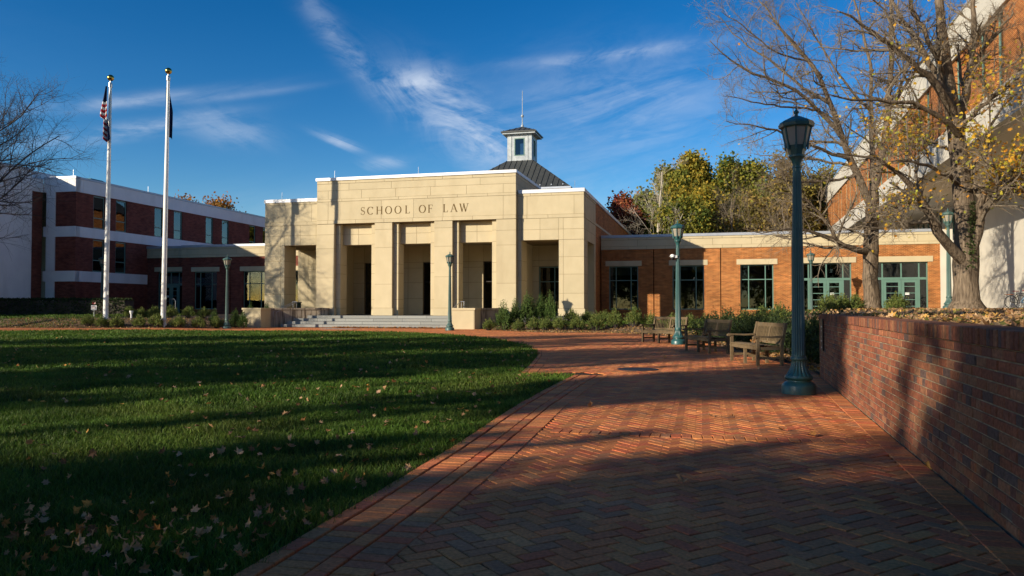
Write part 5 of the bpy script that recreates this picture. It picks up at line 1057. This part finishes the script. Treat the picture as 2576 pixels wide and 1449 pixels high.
hy_ = [(7.35, 28.2), (7.5, 26.6), (7.55, 25.2), (7.5, 23.8), (7.45, 22.5), (7.4, 21.3), (7.35, 20.1), (7.25, 19.0), (7.15, 17.9), (7.0, 16.9), (6.85, 15.9), (6.75, 15.0)]
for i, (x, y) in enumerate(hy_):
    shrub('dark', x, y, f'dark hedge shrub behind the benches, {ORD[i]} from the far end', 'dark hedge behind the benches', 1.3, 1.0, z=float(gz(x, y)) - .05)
# clipped hedge on the far left
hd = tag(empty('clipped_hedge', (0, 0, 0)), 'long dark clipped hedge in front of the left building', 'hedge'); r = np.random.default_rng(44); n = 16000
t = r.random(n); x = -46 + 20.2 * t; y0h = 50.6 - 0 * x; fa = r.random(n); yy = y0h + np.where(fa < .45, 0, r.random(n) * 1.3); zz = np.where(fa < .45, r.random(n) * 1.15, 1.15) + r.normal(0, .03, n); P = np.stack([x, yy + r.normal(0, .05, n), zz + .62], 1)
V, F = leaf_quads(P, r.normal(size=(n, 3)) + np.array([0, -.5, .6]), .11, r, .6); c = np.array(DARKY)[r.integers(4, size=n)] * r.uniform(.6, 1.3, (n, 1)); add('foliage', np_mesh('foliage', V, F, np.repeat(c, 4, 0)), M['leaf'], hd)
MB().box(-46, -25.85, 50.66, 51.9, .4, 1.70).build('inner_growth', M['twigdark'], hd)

# ------------------------------------------------------------------ trees
def spawn(r, P, Rr, n, t0, t1, ang, var, lf, k, wob, up, rr, rmin=.003, tl=None):
    N_, K, _ = P.shape; Mn = N_ * n; idx = np.repeat(np.arange(N_), n)
    t = t0 + (t1 - t0) * ((np.tile(np.arange(n), N_) + r.random(Mn)) / n); f = np.clip(t, 0, .999) * (K - 1); i = f.astype(int); w = (f - i)[:, None]
    p = P[idx, i] * (1 - w) + P[idx, i + 1] * w; rad = Rr[idx, i] * (1 - w[:, 0]) + Rr[idx, i + 1] * w[:, 0]; tan = P[idx, i + 1] - P[idx, i]; tan /= np.linalg.norm(tan, axis=1, keepdims=True) + 1e-9
    q = r.normal(size=(Mn, 3)); q -= (q * tan).sum(1, keepdims=True) * tan; q /= np.linalg.norm(q, axis=1, keepdims=True) + 1e-9; a = np.radians(ang + var * r.normal(size=Mn))[:, None]
    d = np.cos(a) * tan + np.sin(a) * q; d[:, 2] += up; d /= np.linalg.norm(d, axis=1, keepdims=True)
    Lp = np.linalg.norm(np.diff(P, axis=1), axis=2).sum(1)[idx]; L = lf(Lp, t) * r.uniform(.65, 1.35, Mn); pts = [p]; st = (L / (k - 1))[:, None]
    for j in range(k - 1):
        d = d + r.normal(0, wob, (Mn, 3)); d[:, 2] += up * .35; d /= np.linalg.norm(d, axis=1, keepdims=True); pts.append(pts[-1] + d * st)
    r0 = np.maximum(rad * rr * r.uniform(.7, 1.1, Mn), rmin); return np.stack(pts, 1), r0[:, None] * np.linspace(1, .38, k)[None]
def resample(pl, k=14, wob=0, r=None):
    A = np.array(pl, float); d = np.concatenate([[0], np.cumsum(np.linalg.norm(np.diff(A[:, :3], axis=0), axis=1))]); s = np.linspace(0, d[-1], k); B = np.stack([np.interp(s, d, A[:, i]) for i in range(4)], 1)
    for _ in range(2): B[1:-1, :3] = .25 * B[:-2, :3] + .5 * B[1:-1, :3] + .25 * B[2:, :3]
    if wob: B[1:-1, :3] += r.normal(0, wob, (k - 2, 3))
    return B
def merge(parts):
    Vs, Fs, o = [], [], 0
    for V, F in parts: Vs.append(V); Fs.append(F + o); o += len(V)
    return np.concatenate(Vs), np.concatenate(Fs)
def limb_tree(name, lab, u0, v0, Y, z0, trunk, limbs, seed, dens=(9, 7, 6), leaves=None, bark='bark', twig='twig', grp=None, rot=0.):
    """a tree with hand-placed limbs (lateral, depth, height and radius in metres) and grown branches and twigs"""
    r = np.random.default_rng(seed); root = tag(empty(name, (U(u0, Y), Y, z0)), lab, 'tree', grp); s = Y / 1910
    cv = lambda L_: [((u - u0) * (Y + dy) / 1910 + (u0 - 1288) / 1910 * dy, dy, (v0 - v) * (Y + dy) / 1910 - (771 - v0) / 1910 * dy * -1 * 0, rad) for u, v, dy, rad in L_]
    tr = resample(cv(trunk), 20, .012, r); T = tr[None]; V, F = tubes(T[:, :, :3], T[:, :, 3], 24)
    nn = np.random.default_rng(seed + 1); V = V.reshape(20, 24, 3); ctr = tr[:, None, :3]; a = np.arange(24) / 24 * 2 * math.pi; flare = np.clip(1 - np.linspace(0, 1, 20) * 15, 0, 1)[:, None]
    V = ctr + (V - ctr) * (1 + .05 * np.sin(a * 5 + seed)[None] + .035 * nn.normal(size=(20, 24)) + flare * (.22 * np.sin(a * 4 + 1.3)[None] + .16))[:, :, None]; V = V.reshape(-1, 3)
    add('trunk', np_mesh('trunk', V, F, smooth=True), M[bark], root)
    Lm = np.stack([resample(cv(l), 14, .03, r) for l in limbs]); P0, R0 = Lm[:, :, :3], Lm[:, :, 3]; V, F = tubes(P0, R0, 10)
    add('limbs', np_mesh('limbs', V, F, smooth=True), M[bark], root)
    P1_, R1 = spawn(r, P0, R0, dens[0], .18, 1.0, 48, 14, lambda L_, t: (.42 - .20 * t) * np.clip(L_, 2.5, 6), 7, .16, .10, .55, .008)
    P2_, R2 = spawn(r, P1_, R1, dens[1], .15, 1.0, 45, 15, lambda L_, t: (.55 - .22 * t) * L_, 5, .20, .08, .6, .005)
    P3_, R3 = spawn(r, P2_, R2, dens[2], .15, 1.0, 45, 15, lambda L_, t: .55 * np.clip(L_, .35, 1.0), 4, .25, .06, .7, .0035)
    add('branches', np_mesh('branches', *merge([tubes(P1_, R1, 5), tubes(P2_, R2, 4)])), M[twig], root); add('twigs', np_mesh('twigs', *tubes(P3_, R3, 3)), M[twig], root)
    if leaves:
        n, fn, pal, sz = leaves; tip = P3_[:, -1]; w = fn(tip); w = w / w.sum(); i = r.choice(len(tip), n, p=w); Pl = tip[i] + r.normal(0, .10, (n, 3)); V, F, c = scatter_leaves(Pl, sz, r, 1.2, np.array(pal)); add('leaves', np_mesh('leaves', V, F, c), M['leaf'], root)
    return root, P3_
YEL = [(.62, .38, .03), (.68, .46, .05), (.58, .32, .03), (.46, .40, .05), (.36, .36, .05), (.60, .27, .03)]
t1 = [(2195, 792, 0, .36), (2194, 770, 0, .285), (2191, 735, 0, .245), (2190, 690, 0, .235), (2192, 645, 0, .25), (2193, 610, 0, .24), (2195, 560, 0, .21), (2196, 520, 0, .20), (2200, 480, 0, .17)]
l1 = [[(2196, 520, 0, .15), (2161, 436, -.2, .125), (2141, 397, -.3, .115), (2118, 329, -.4, .10), (2098, 258, -.6, .085), (2074, 190, -.8, .07), (2038, 147, -1.0, .055), (2003, 99, -1.2, .04), (1940, 30, -1.5, .02)],
      [(2200, 480, 0, .15), (2229, 377, .3, .13), (2241, 278, .4, .11), (2245, 178, .5, .09), (2253, 79, .5, .07), (2250, -60, .4, .04)],
      [(2200, 490, 0, .12), (2199, 357, .6, .09), (2197, 278, .8, .075), (2199, 159, 1.0, .06), (2175, 60, 1.2, .045), (2150, -50, 1.2, .025)],
      [(2190, 632, 0, .13), (2162, 628, -.3, .115), (2139, 620, -.5, .105), (2111, 609, -.7, .095), (2082, 600, -.9, .075), (2053, 583, -1.1, .055), (2030, 566, -1.2, .04), (1998, 573, -1.4, .03), (1930, 584, -1.6, .02), (1888, 590, -1.7, .014), (1868, 572, -1.8, .008)],
      [(2111, 609, -.7, .075), (2097, 580, -.9, .065), (2082, 557, -1.0, .058), (2070, 543, -1.1, .052), (2042, 504, -1.2, .042), (2003, 486, -1.3, .032), (1959, 482, -1.4, .015)],
      [(2190, 627, -.1, .10), (2179, 600, -.35, .08), (2176, 575, -.4, .07), (2192, 545, -.5, .06), (2240, 510, -.6, .045), (2290, 490, -.8, .02)],
      [(2121, 341, -.4, .08), (2066, 270, -.8, .07), (2026, 234, -1.0, .06), (1971, 198, -1.3, .05), (1895, 186, -1.6, .04), (1852, 147, -1.8, .03), (1790, 95, -2.0, .012)],
      [(2141, 397, -.3, .07), (2060, 372, -.8, .05), (1980, 330, -1.2, .04), (1900, 312, -1.6, .025), (1830, 300, -1.9, .010)],
      [(2098, 258, -.6, .055), (2030, 220, 0, .045), (1950, 150, .4, .035), (1880, 110, .6, .025), (1810, 30, .8, .010)],
      [(2074, 190, -.8, .05), (2010, 120, -.2, .04), (1960, 50, .2, .03), (1900, -30, .4, .015)], [(2161, 436, -.2, .055), (2080, 455, -.7, .04), (2000, 455, -1.1, .028), (1930, 440, -1.4, .012)], [(2150, 415, -.2, .06), (2090, 405, .5, .045), (2010, 392, 1.0, .03), (1900, 385, 1.4, .010)],
      [(2241, 278, .4, .06), (2300, 190, .8, .045), (2350, 110, 1.0, .03), (2380, 20, 1.2, .012)], [(2229, 377, .3, .06), (2300, 330, .9, .04), (2370, 300, 1.3, .02)],
      [(2197, 278, .8, .05), (2120, 190, 1.3, .04), (2060, 90, 1.6, .03), (2010, 0, 1.8, .015)], [(2038, 147, -1, .035), (1960, 130, -1.6, .028), (1880, 60, -2.0, .02), (1820, 20, -2.3, .01)], [(2066, 270, -.8, .045), (1990, 268, -1.5, .032), (1910, 250, -2.0, .022), (1830, 235, -2.3, .010)]]
t1 = [(u, v, d, r_ * 1.3) for u, v, d, r_ in t1]; l1 = [[(u, v, d * 1.2, r_ * 1.25) for u, v, d, r_ in l] for l in l1]
limb_tree('maple_tree', 'bare maple with long low limb, in front of the brick link', 2195, 785, 34.2, 1.03, t1, l1, 101, (11, 9, 7), (420, lambda p: np.exp(-((p[:, 2] - 5.0) / 1.9) ** 2) * (p[:, 0] > -.8) + .01, YEL, .15))
t2 = [(2434, 790, 0, .60), (2433, 776, 0, .47), (2430, 757, 0, .375), (2428, 735, 0, .345), (2428, 710, 0, .335), (2428, 680, 0, .345), (2432, 640, 0, .36), (2434, 600, 0, .33), (2432, 555, 0, .29), (2424, 456, 0, .27), (2415, 357, 0, .24), (2407, 278, 0, .22), (2391, 198, 0, .19), (2380, 99, 0, .16), (2372, -20, 0, .12)]
l2 = [[(2428, 650, -.1, .20), (2396, 625, -.3, .165), (2368, 592, -.5, .145), (2352, 550, -.6, .13), (2320, 488, -.9, .11), (2282, 440, -1.1, .085), (2245, 409, -1.3, .06), (2190, 385, -1.6, .04), (2110, 376, -2.0, .015)],
      [(2440, 640, -.1, .19), (2458, 605, -.3, .15), (2466, 565, -.4, .13), (2475, 504, -.5, .11), (2490, 430, -.6, .09), (2498, 397, -.7, .075), (2487, 349, -.8, .055), (2510, 270, -.9, .035), (2560, 230, -1.0, .015)],
      [(2418, 330, 0, .17), (2433, 258, .2, .14), (2441, 178, .3, .12), (2456, 99, .4, .10), (2462, -30, .5, .06)],
      [(2407, 285, -.1, .14), (2380, 228, -.4, .12), (2320, 159, -.8, .095), (2260, 115, -1.2, .075), (2193, 48, -1.6, .05), (2120, 15, -2.0, .02)],
      [(2400, 240, -.1, .12), (2360, 175, 0, .10), (2312, 87, .2, .08), (2280, 32, .3, .06), (2230, -60, .4, .03)],
      [(2417, 330, -.2, .11), (2376, 290, -.7, .085), (2330, 262, -1.0, .07), (2280, 246, -1.3, .055), (2161, 238, -1.9, .035), (2060, 225, -2.4, .012)],
      [(2412, 320, -.2, .08), (2460, 268, -.8, .065), (2520, 222, -1.2, .055), (2590, 180, -1.6, .035), (2660, 150, -2, .012)], [(2430, 470, -.2, .07), (2490, 455, -.8, .05), (2545, 425, -1.2, .035), (2620, 390, -1.6, .012)],
      [(2475, 504, -.5, .05), (2520, 470, -.8, .04), (2570, 455, -1.1, .028), (2640, 430, -1.5, .010)], [(2391, 198, 0, .09), (2330, 60, -.5, .06), (2290, -30, -.8, .03)], [(2439, 178, .3, .07), (2500, 90, .6, .05), (2560, 20, .8, .03)],
      [(2424, 456, 0, .075), (2370, 420, -.6, .055), (2300, 395, -1.1, .04), (2230, 400, -1.6, .02), (2170, 420, -2, .010)], [(2415, 380, .1, .06), (2350, 350, .6, .045), (2290, 300, 1.0, .03), (2220, 290, 1.4, .012)], [(2320, 488, -.9, .045), (2290, 500, -1.3, .03), (2250, 540, -1.6, .015)]]
limb_tree('maple_tree', 'thick trunked maple with ivy and yellow leaves on the leafy bank', 2432, 779, 24.0, 1.12, t2, l2, 202, (11, 9, 7), (3200, lambda p: np.exp(-((p[:, 2] - 5.2) / 2.0) ** 2) * np.exp(-((p[:, 0] + .2) / 2.6) ** 2) + .004, YEL, .135))
# ivy climbing the thick trunk
r = np.random.default_rng(61); n = 260; zz = 1.35 + r.random(n) ** .8 * 2.1; P = np.stack([r.normal(-.10, .10, n) * (1.2 - .2 * zz) + .02, np.zeros(n), zz], 1); P[:, 1] = -np.sqrt(np.maximum(.37 ** 2 - P[:, 0] ** 2, .01)) - .02 - r.random(n) * .05
V, F, c = scatter_leaves(P, .09, r, 1.2, np.array([(.05, .085, .02), (.035, .065, .015), (.08, .11, .03)])); tag(add('ivy', np_mesh('ivy', V, F, c), M['leaf'], loc=(U(2432, 24.0), 24.0, 1.12)), 'green ivy growing up the thick maple trunk', 'ivy')

def auto_tree(name, lab, x, y, z, h, rad, seed, dens=(10, 9, 7, 5), leaf=None, bark='bark', twig='twig', trunk=.25, clear=.25, up=.16, grp=None, thick=1.0, lvl4=True):
    r = np.random.default_rng(seed); root = tag(empty(name, (x, y, z)), lab, 'tree', grp)
    k = 12; T = np.zeros((1, k, 3)); T[0, :, 2] = np.linspace(-.1, h * .86, k); T[0, :, :2] = np.cumsum(r.normal(0, h * .008, (k, 2)), 0); Rt = (trunk * np.linspace(1, .18, k))[None].copy(); Rt[0, 0] *= 1.35
    add('trunk', np_mesh('trunk', *tubes(T, Rt, 12), smooth=True), M[bark], root)
    P1_, R1 = spawn(r, T, Rt, dens[0], clear, .98, 56, 10, lambda L_, t: rad * (1.08 - .62 * np.clip((t - clear) / (1 - clear), 0, 1) ** 1.5), 9, .10, up, .55 * thick, .015)
    P2_, R2 = spawn(r, P1_, R1, dens[1], .2, 1.0, 46, 12, lambda L_, t: (.52 - .22 * t) * L_, 6, .15, up * .6, .6 * thick, .008)
    P3_, R3 = spawn(r, P2_, R2, dens[2], .15, 1.0, 45, 14, lambda L_, t: (.55 - .2 * t) * L_, 5, .2, up * .4, .62 * thick, .005)
    parts = [tubes(P1_, R1, 6), tubes(P2_, R2, 4), tubes(P3_, R3, 3)]; tip = P3_.reshape(-1, 3)
    if lvl4 and dens[3]:
        P4_, R4 = spawn(r, P3_, R3, dens[3], .1, 1.0, 45, 15, lambda L_, t: .6 * L_, 3, .25, .05, .7 * thick, .004); parts.append(tubes(P4_, R4, 3)); tip = P4_.reshape(-1, 3)
    add('branches', np_mesh('branches', *merge(parts)), M[twig], root)
    if leaf:
        n, sz, pal, jit = leaf; i = r.integers(len(tip), size=n); Pl = tip[i] + r.normal(0, jit, (n, 3)); D = r.normal(size=(n, 3)) + np.array([0, 0, -.2]); V, F = leaf_quads(Pl, D, sz, r, .75)
        pal = np.array(pal); blob = np.sin(Pl[:, 0] * 1.3 + seed) + np.sin(Pl[:, 1] * 1.1 + 2 * seed) + np.sin(Pl[:, 2] * 1.5); ci = np.clip(((blob + 3) / 6 * len(pal) + r.normal(0, .8, n)), 0, len(pal) - 1).astype(int)
        c = pal[ci] * r.uniform(.65, 1.35, (n, 1)); add('crown', np_mesh('crown', V, F, np.repeat(c, 4, 0)), M['leaf'], root)
    return root
GRN = [(.14, .165, .026), (.20, .20, .03), (.26, .22, .03), (.10, .135, .024)]; YGR = [(.32, .25, .03), (.23, .215, .03), (.38, .26, .03), (.16, .17, .026)]; REDL = [(.25, .055, .03), (.30, .10, .035), (.19, .04, .03), (.20, .11, .03)]; ORG = [(.36, .14, .03), (.30, .12, .03), (.40, .20, .04), (.18, .13, .03)]; BRN = [(.26, .17, .05), (.30, .21, .055), (.20, .16, .04), (.24, .20, .04)]
auto_tree('bare_tree', 'leafless tree reaching in at the left edge of the picture', -31.2, 42.0, .6, 14.6, 6.4, 71, (30, 11, 9, 5), None, 'twigdark', 'twigdark', .20, .14, .16, thick=1.15)
bg = [('red_leaved_tree', 'red autumn tree beside the brick flank of the school', 1568, 78, 13.2, 3.2, REDL, (9000, .30), 81, .0), ('green_tree', 'dense green tree low behind the brick link', 1640, 80, 12.5, 4.2, GRN, (12000, .34), 82, .0), ('green_tree', 'tall olive green tree behind the brick link, left one', 1690, 84, 17.0, 4.4, GRN, (14000, .34), 83, 0), ('yellow_green_tree', 'tall yellow green tree behind the brick link, topmost', 1795, 86, 19.0, 4.2, YGR, (15000, .34), 84, 0),
      ('yellow_green_tree', 'yellowing tree behind the lamp with the camera', 1765, 74, 12.5, 4.2, YGR, (12000, .32), 85, 0), ('green_tree', 'olive tree behind the low limb of the maple', 1870, 84, 17.6, 4.6, GRN, (14000, .34), 86, 0), ('brown_tree', 'brown leaved tree behind the tall lamp post', 1955, 82, 17.0, 4.8, BRN, (9000, .30), 87, 0), ('yellow_green_tree', 'yellow tinged tree between the lamp post and the tall building', 2035, 84, 16.5, 4.2, YGR, (9000, .3), 88, 0), ('green_tree', 'dark green tree showing beside the cupola', 1268, 104, 21.2, 4.0, GRN, (9000, .36), 89, 0), ('orange_tree', 'orange brown tree above the roof of the left building', 500, 98, 15.8, 4.6, ORG, (7000, .30), 90, 0), ('green_tree', 'green tree top just above the left roof near the portico', 655, 112, 14.2, 3.0, GRN, (5000, .3), 91, 0), ('yellow_green_tree', 'olive yellow tree filling the gap right of the topmost one', 1915, 88, 16.0, 4.6, YGR, (12000, .34), 93, 0), ('green_tree', 'green tree low behind the link, left of the camera lamp', 1720, 70, 10.5, 3.8, GRN, (11000, .3), 94, 0), ('brown_tree', 'russet tree low behind the link roof', 1905, 72, 11.0, 3.8, BRN, (7000, .28), 92, 0)]
for nm, lab, u, y, h, rad, pal, (n, sz), seed, z in bg:
    auto_tree(nm, lab, U(u, y), y, z, h, rad, seed, (17, 8, 6, 0), (n * 3, sz, pal, .5), 'bark', 'twig', .22, .12, .16, 'trees beyond the roofs', lvl4=False)
for lab, u, y, h, rad, seed in (('pale barked bare tree behind the brick link', 1655, 70, 16.0, 4.5, 95), ('pale bare tree standing left of the tall lamp post', 1985, 68, 12.5, 4.0, 96), ('bare twiggy tree behind the link, right of the camera lamp', 1840, 70, 13.0, 4.5, 97)):
    auto_tree('bare_tree', lab, U(u, y), y, 0, h, rad, seed, (15, 8, 6, 4), None, 'palebark' if seed == 95 else 'twig', 'palebark' if seed == 95 else 'twig', .20, .10, .28, 'bare trees beyond the roofs', .8)
# unseen trees; left crowns shaped for the lawn's shade, back row added for reflections
CA, SA = math.cos(R(SUN_AZ)), math.sin(R(SUN_AZ))
def shade_tree(lab, q, p, zc, rq, rz, seed, od=None):
    x, y = p * CA - q * SA, p * SA + q * CA; r = np.random.default_rng(seed); root = tag(empty('shade_tree', (x, y, 0)), lab, 'tree', 'trees casting shade on the lawn')
    k = 10; T = np.zeros((1, k, 3)); T[0, :, 2] = np.linspace(-.1, zc + rz * .6, k); T[0, :, :2] = np.cumsum(r.normal(0, .06, (k, 2)), 0); Rt = (.26 * np.linspace(1, .2, k))[None]; add('trunk', np_mesh('trunk', *tubes(T, Rt, 12), smooth=True), M['bark'], root)
    P1_, R1 = spawn(r, T, Rt, 18, max(.2, (zc - rz) / (zc + rz)), .98, 60, 12, lambda L_, t: rq * .85 + 0 * t, 8, .12, .1, .5, .02); P2_, R2 = spawn(r, P1_, R1, 7, .2, 1, 46, 12, lambda L_, t: .45 * L_, 5, .18, .05, .6, .008)
    add('branches', np_mesh('branches', *merge([tubes(P1_, R1, 6), tubes(P2_, R2, 4)])), M['twigdark'], root)
    od = od or (4.2 if q < 10 else 2.3); n = int(od * math.pi * rq * rz / .047); d = r.normal(size=(n, 3)); d /= np.linalg.norm(d, axis=1, keepdims=True); rad = r.random(n) ** .42; lump = 1 + .13 * np.sin(4 * np.arctan2(d[:, 1], d[:, 0]) + seed) + .12 * np.sin(5 * d[:, 2] + 2 * seed) + r.normal(0, .05, n)
    P = d * (rad * lump)[:, None] * np.array([rq, rq, rz]) + np.array([0, 0, zc]); V, F = leaf_quads(P, r.normal(size=(n, 3)), .5, r, .75); c = np.array(GRN)[r.integers(4, size=n)] * r.uniform(.7, 1.3, (n, 1)); add('crown', np_mesh('crown', V, F, np.repeat(c, 4, 0)), M['leaf'], root)
for i, (q, p, zc, rq, rz) in enumerate(((.3, -30, 8.9, 5.7, 3.9), (-.2, -35, 10.2, 5.2, 4.2), (6.5, -29, 6.5, 2.2, 4.2), (9.0, -30, 15.0, 2.3, 5.0), (12.2, -31, 6.8, 1.3, 4.2), (16.0, -30, 11.3, 3.05, 6.2), (22.4, -30, 11.3, 3.3, 6.2), (26.8, -30, 11.3, 1.9, 6.2), (32.5, -30, 9.5, 2.4, 5.0))):
    shade_tree(f'leafy tree standing left of the lawn out of the picture, {ORD[i]} from behind the camera', q, p, zc, rq, rz, 300 + i)
for i in range(9):
    x, y = -33 + i * 7.2, -26 - 5 * (i % 2); shade_tree(f'added leafy tree unseen behind the camera, {ORD[i]} from the left', -x * SA + y * CA, x * CA + y * SA, 7.0, 4.4, 5.6, 340 + i, 2.6)

# ------------------------------------------------------------------ bicycles
def bicycle(loc, rz, paint, lab, rack):
    b = tag(empty('bicycle', loc, rz), lab, 'bicycle', 'bicycles parked by the white wall'); W = .335
    for x in (0, 1.03):
        o = smooth_auto(MB().torus((x, 0, W), (0, 1, 0), W - .02, .019, 36, 8).build('tyre', M['black'], b)); MB().torus((x, 0, W), (0, 1, 0), W - .045, .008, 32, 6).build('rim', M['steel'], o)
        s = MB()
        for i in range(14): a = i * math.pi / 7; s.tube([(x, .02 * (-1) ** i, W), (x + (W - .045) * math.cos(a), 0, W + (W - .045) * math.sin(a))], .002, 4)
        s.build('spokes', M['steel'], o)
    f = MB(); bb, st, hd_, hl = (.44, 0, .28), (.30, 0, .76), (.88, 0, .78), (.91, 0, .66)
    for p, q in ((bb, st), (st, hd_), (bb, hl), ((0, 0, W), bb), ((0, 0, W), st), (hd_, hl), (hl, (1.03, 0, W))): f.tube([p, q], .016, 8)
    f.build('frame', M[paint], b); MB().tube([st, (.275, 0, .86)], .013, 8).build('seat_post', M['steel'], b)
    MB().addf([(.12, -.07, .87), (.12, .07, .87), (.30, .04, .88), (.42, .012, .875), (.42, -.012, .875), (.30, -.04, .88), (.12, -.075, .91), (.12, .075, .91), (.30, .04, .905), (.42, .014, .90), (.42, -.014, .90), (.30, -.04, .905)], [(0, 1, 2, 3, 4, 5), (11, 10, 9, 8, 7, 6)] + [(i, (i + 1) % 6 + 0, (i + 1) % 6 + 6, i + 6) for i in range(6)]).build('saddle', M['redleather'], b)
    MB().tube([(.88, 0, .78), (.865, 0, .93), (.865, -.26, .98)], .012, 6).tube([(.865, 0, .93), (.865, .26, .98)], .012, 6).build('handlebar', M['black'], b)
    smooth_auto(MB().torus(bb, (0, 1, 0), .09, .006, 20, 5).tube([(.44, -.08, .28), (.52, -.08, .15)], .01, 5).tube([(.44, .08, .28), (.36, .08, .41)], .01, 5).build('crankset', M['steel'], b))
    MB().tube([(-.05, 0, .70), (.02, 0, .695), (.30, 0, .72)], .006, 5).tube([(0, -.04, W), (-.03, -.05, .69)], .006, 5).tube([(0, .04, W), (-.03, .05, .69)], .006, 5).build('rack', M['black'], b)
    if rack: MB().box(-.28, .08, -.08, .08, .705, .735).build('rack_board', M['orangewood'], b)
    return b
def bz(x, y): return float(bank_z(np.array(x), np.array(y)))
bicycle((U(2543, 39.0), 39.0, 1.20), R(-4), 'black', 'black bicycle with red saddle and orange rack board by the white wall', True); bicycle((U(2568, 37.8), 37.8, 1.20), R(-6), 'blue', 'blue bicycle at the right edge, in front of the red-saddled one', False)

# ------------------------------------------------------------------ small things
def porch(name, s, t, lab, cat): x, y = SW(s, t); return tag(empty(name, (x, y, FL), TH), lab, cat)
tc_ = porch('litter_bin', -20.45, 2.4, 'green slatted litter bin in the left bay of the portico', 'litter bin')
smooth_auto(MB().lathe([(.20, .02), (.22, .75), (.20, .76)], 24).build('liner', M['black'], tc_)); smooth_auto(MB().lathe([(.24, .80), (.31, .83), (.32, .87), (.22, .88), (.21, .84)], 24).build('rim', M['lampgreen'], tc_))
for i in range(20): a = i * math.pi / 10; MB().bar((.225 * math.cos(a), .225 * math.sin(a), .03), (.255 * math.cos(a), .255 * math.sin(a), .80), .05, .012, up=(math.cos(a), math.sin(a), 0)).build('slat', M['lampgreen'], tc_)
bl = porch('floor_lantern', -21.0, 1.9, 'small verdigris floor lantern by the left corner pier', 'lantern'); MB().lathe([(.10, 0), (.10, .55)], 8).build('post', M['lampgreen2'], bl); MB().lathe([(.16, .551), (.16, .72)], 8).build('light_head', M['lampgreen2'], bl); MB().lathe([(.19, .721), (.02, .86)], 8).build('cap', M['lampgreen2'], bl)
mh = tag(add('manhole_cover', MB().lathe([(.42, -.01), (.42, .008), (.36, .011), (.36, .008)], 32).mesh('manhole_cover'), M['iron'], loc=(2.6, 15.75, .0)), 'round iron manhole cover in the brick plaza', 'manhole cover')
sl = SW(-13.6, -4.6); tag(MB().box(-1.05, 1.05, -.55, .55, -.02, .012).build('stone_slab', M['granite'], None, loc=(*sl, 0), rotz=TH), 'pale stone slab set in the paving before the steps', 'slab')
# the little sign and red ribbon by the hedge
sg = tag(empty('small_sign', (U(237, 47.2), 47.2, float(gz(U(237, 47.2), 47.2)))), 'small white sign with a red bow on a stake by the hedge', 'sign'); MB().box(-.015, .015, -.01, .01, 0, .5).build('stake', M['steel'], sg); MB().box(-.17, .17, -.025, -.012, .40, .70).build('board', M['paint_white'], sg)
for q in ([(-.11, .46), (-.11, .64)], [(-.11, .64), (-.05, .62), (-.06, .55), (-.11, .55)], [(-.01, .46), (-.01, .64)], [(.04, .64), (.075, .47), (.11, .64)]):
    for a_, b_ in zip(q[:-1], q[1:]): MB().bar((a_[0], -.027, a_[1]), (b_[0], -.027, b_[1]), .012, .004, up=(0, 1, 0)).build('lettering', M['red'], sg)
MB().addf([(0, -.03, .73), (-.10, -.04, .80), (-.08, -.02, .92), (0, -.03, .78), (.10, -.04, .82), (.07, -.02, .90)], [(0, 1, 2, 3), (0, 3, 5, 4)]).build('bow', M['red'], sg)
for i, (u, y, lab) in enumerate(((331, 44.6, 'small white ground spotlight between the flagpole shrubs'), (414, 43.2, 'white ground spotlight at the foot of the right flagpole'))):
    x = U(u, y); s = tag(empty('ground_spotlight', (x, y, float(gz(x, y)))), lab, 'spotlight', 'spotlights on the flagpoles'); MB().lathe([(.05, -.05), (.05, .28)], 10).build('stem', M['paint_white'], s); MB().lathe([(.07, .281), (.11, .40), (.11, .46)], 12).build('head', M['paint_white'], s)
hx0 = U(438, 53.0); s = tag(empty('door_rail', (hx0, 53.0, float(gz(hx0, 53.0)))), 'grey hooped handrail before the shaded left doors', 'handrail'); MB().tube([(.1, 0, 0), (.1, 0, .95), (.0, 0, 1.08), (-.75, 1.0, 1.08)], .022, 6).build('rail', M['steel'], s)
# leaves blown against the bottom step
r = np.random.default_rng(55); n = 420; s_ = r.uniform(-15, -7.3, n); t_ = -2.56 - np.abs(r.normal(0, .12, n)); P = np.array([(*SW(a, b), .03 + .04 * r.random()) for a, b in zip(s_, t_)]); V, F, c = scatter_leaves(P, .11, r, .7, np.array([(.36, .17, .05), (.42, .22, .07), (.26, .13, .05)])); tag(add('step_leaves', np_mesh('step_leaves', V, F, c), M['dryleaf']), 'orange leaves blown along the bottom step', 'leaves', kind='stuff')
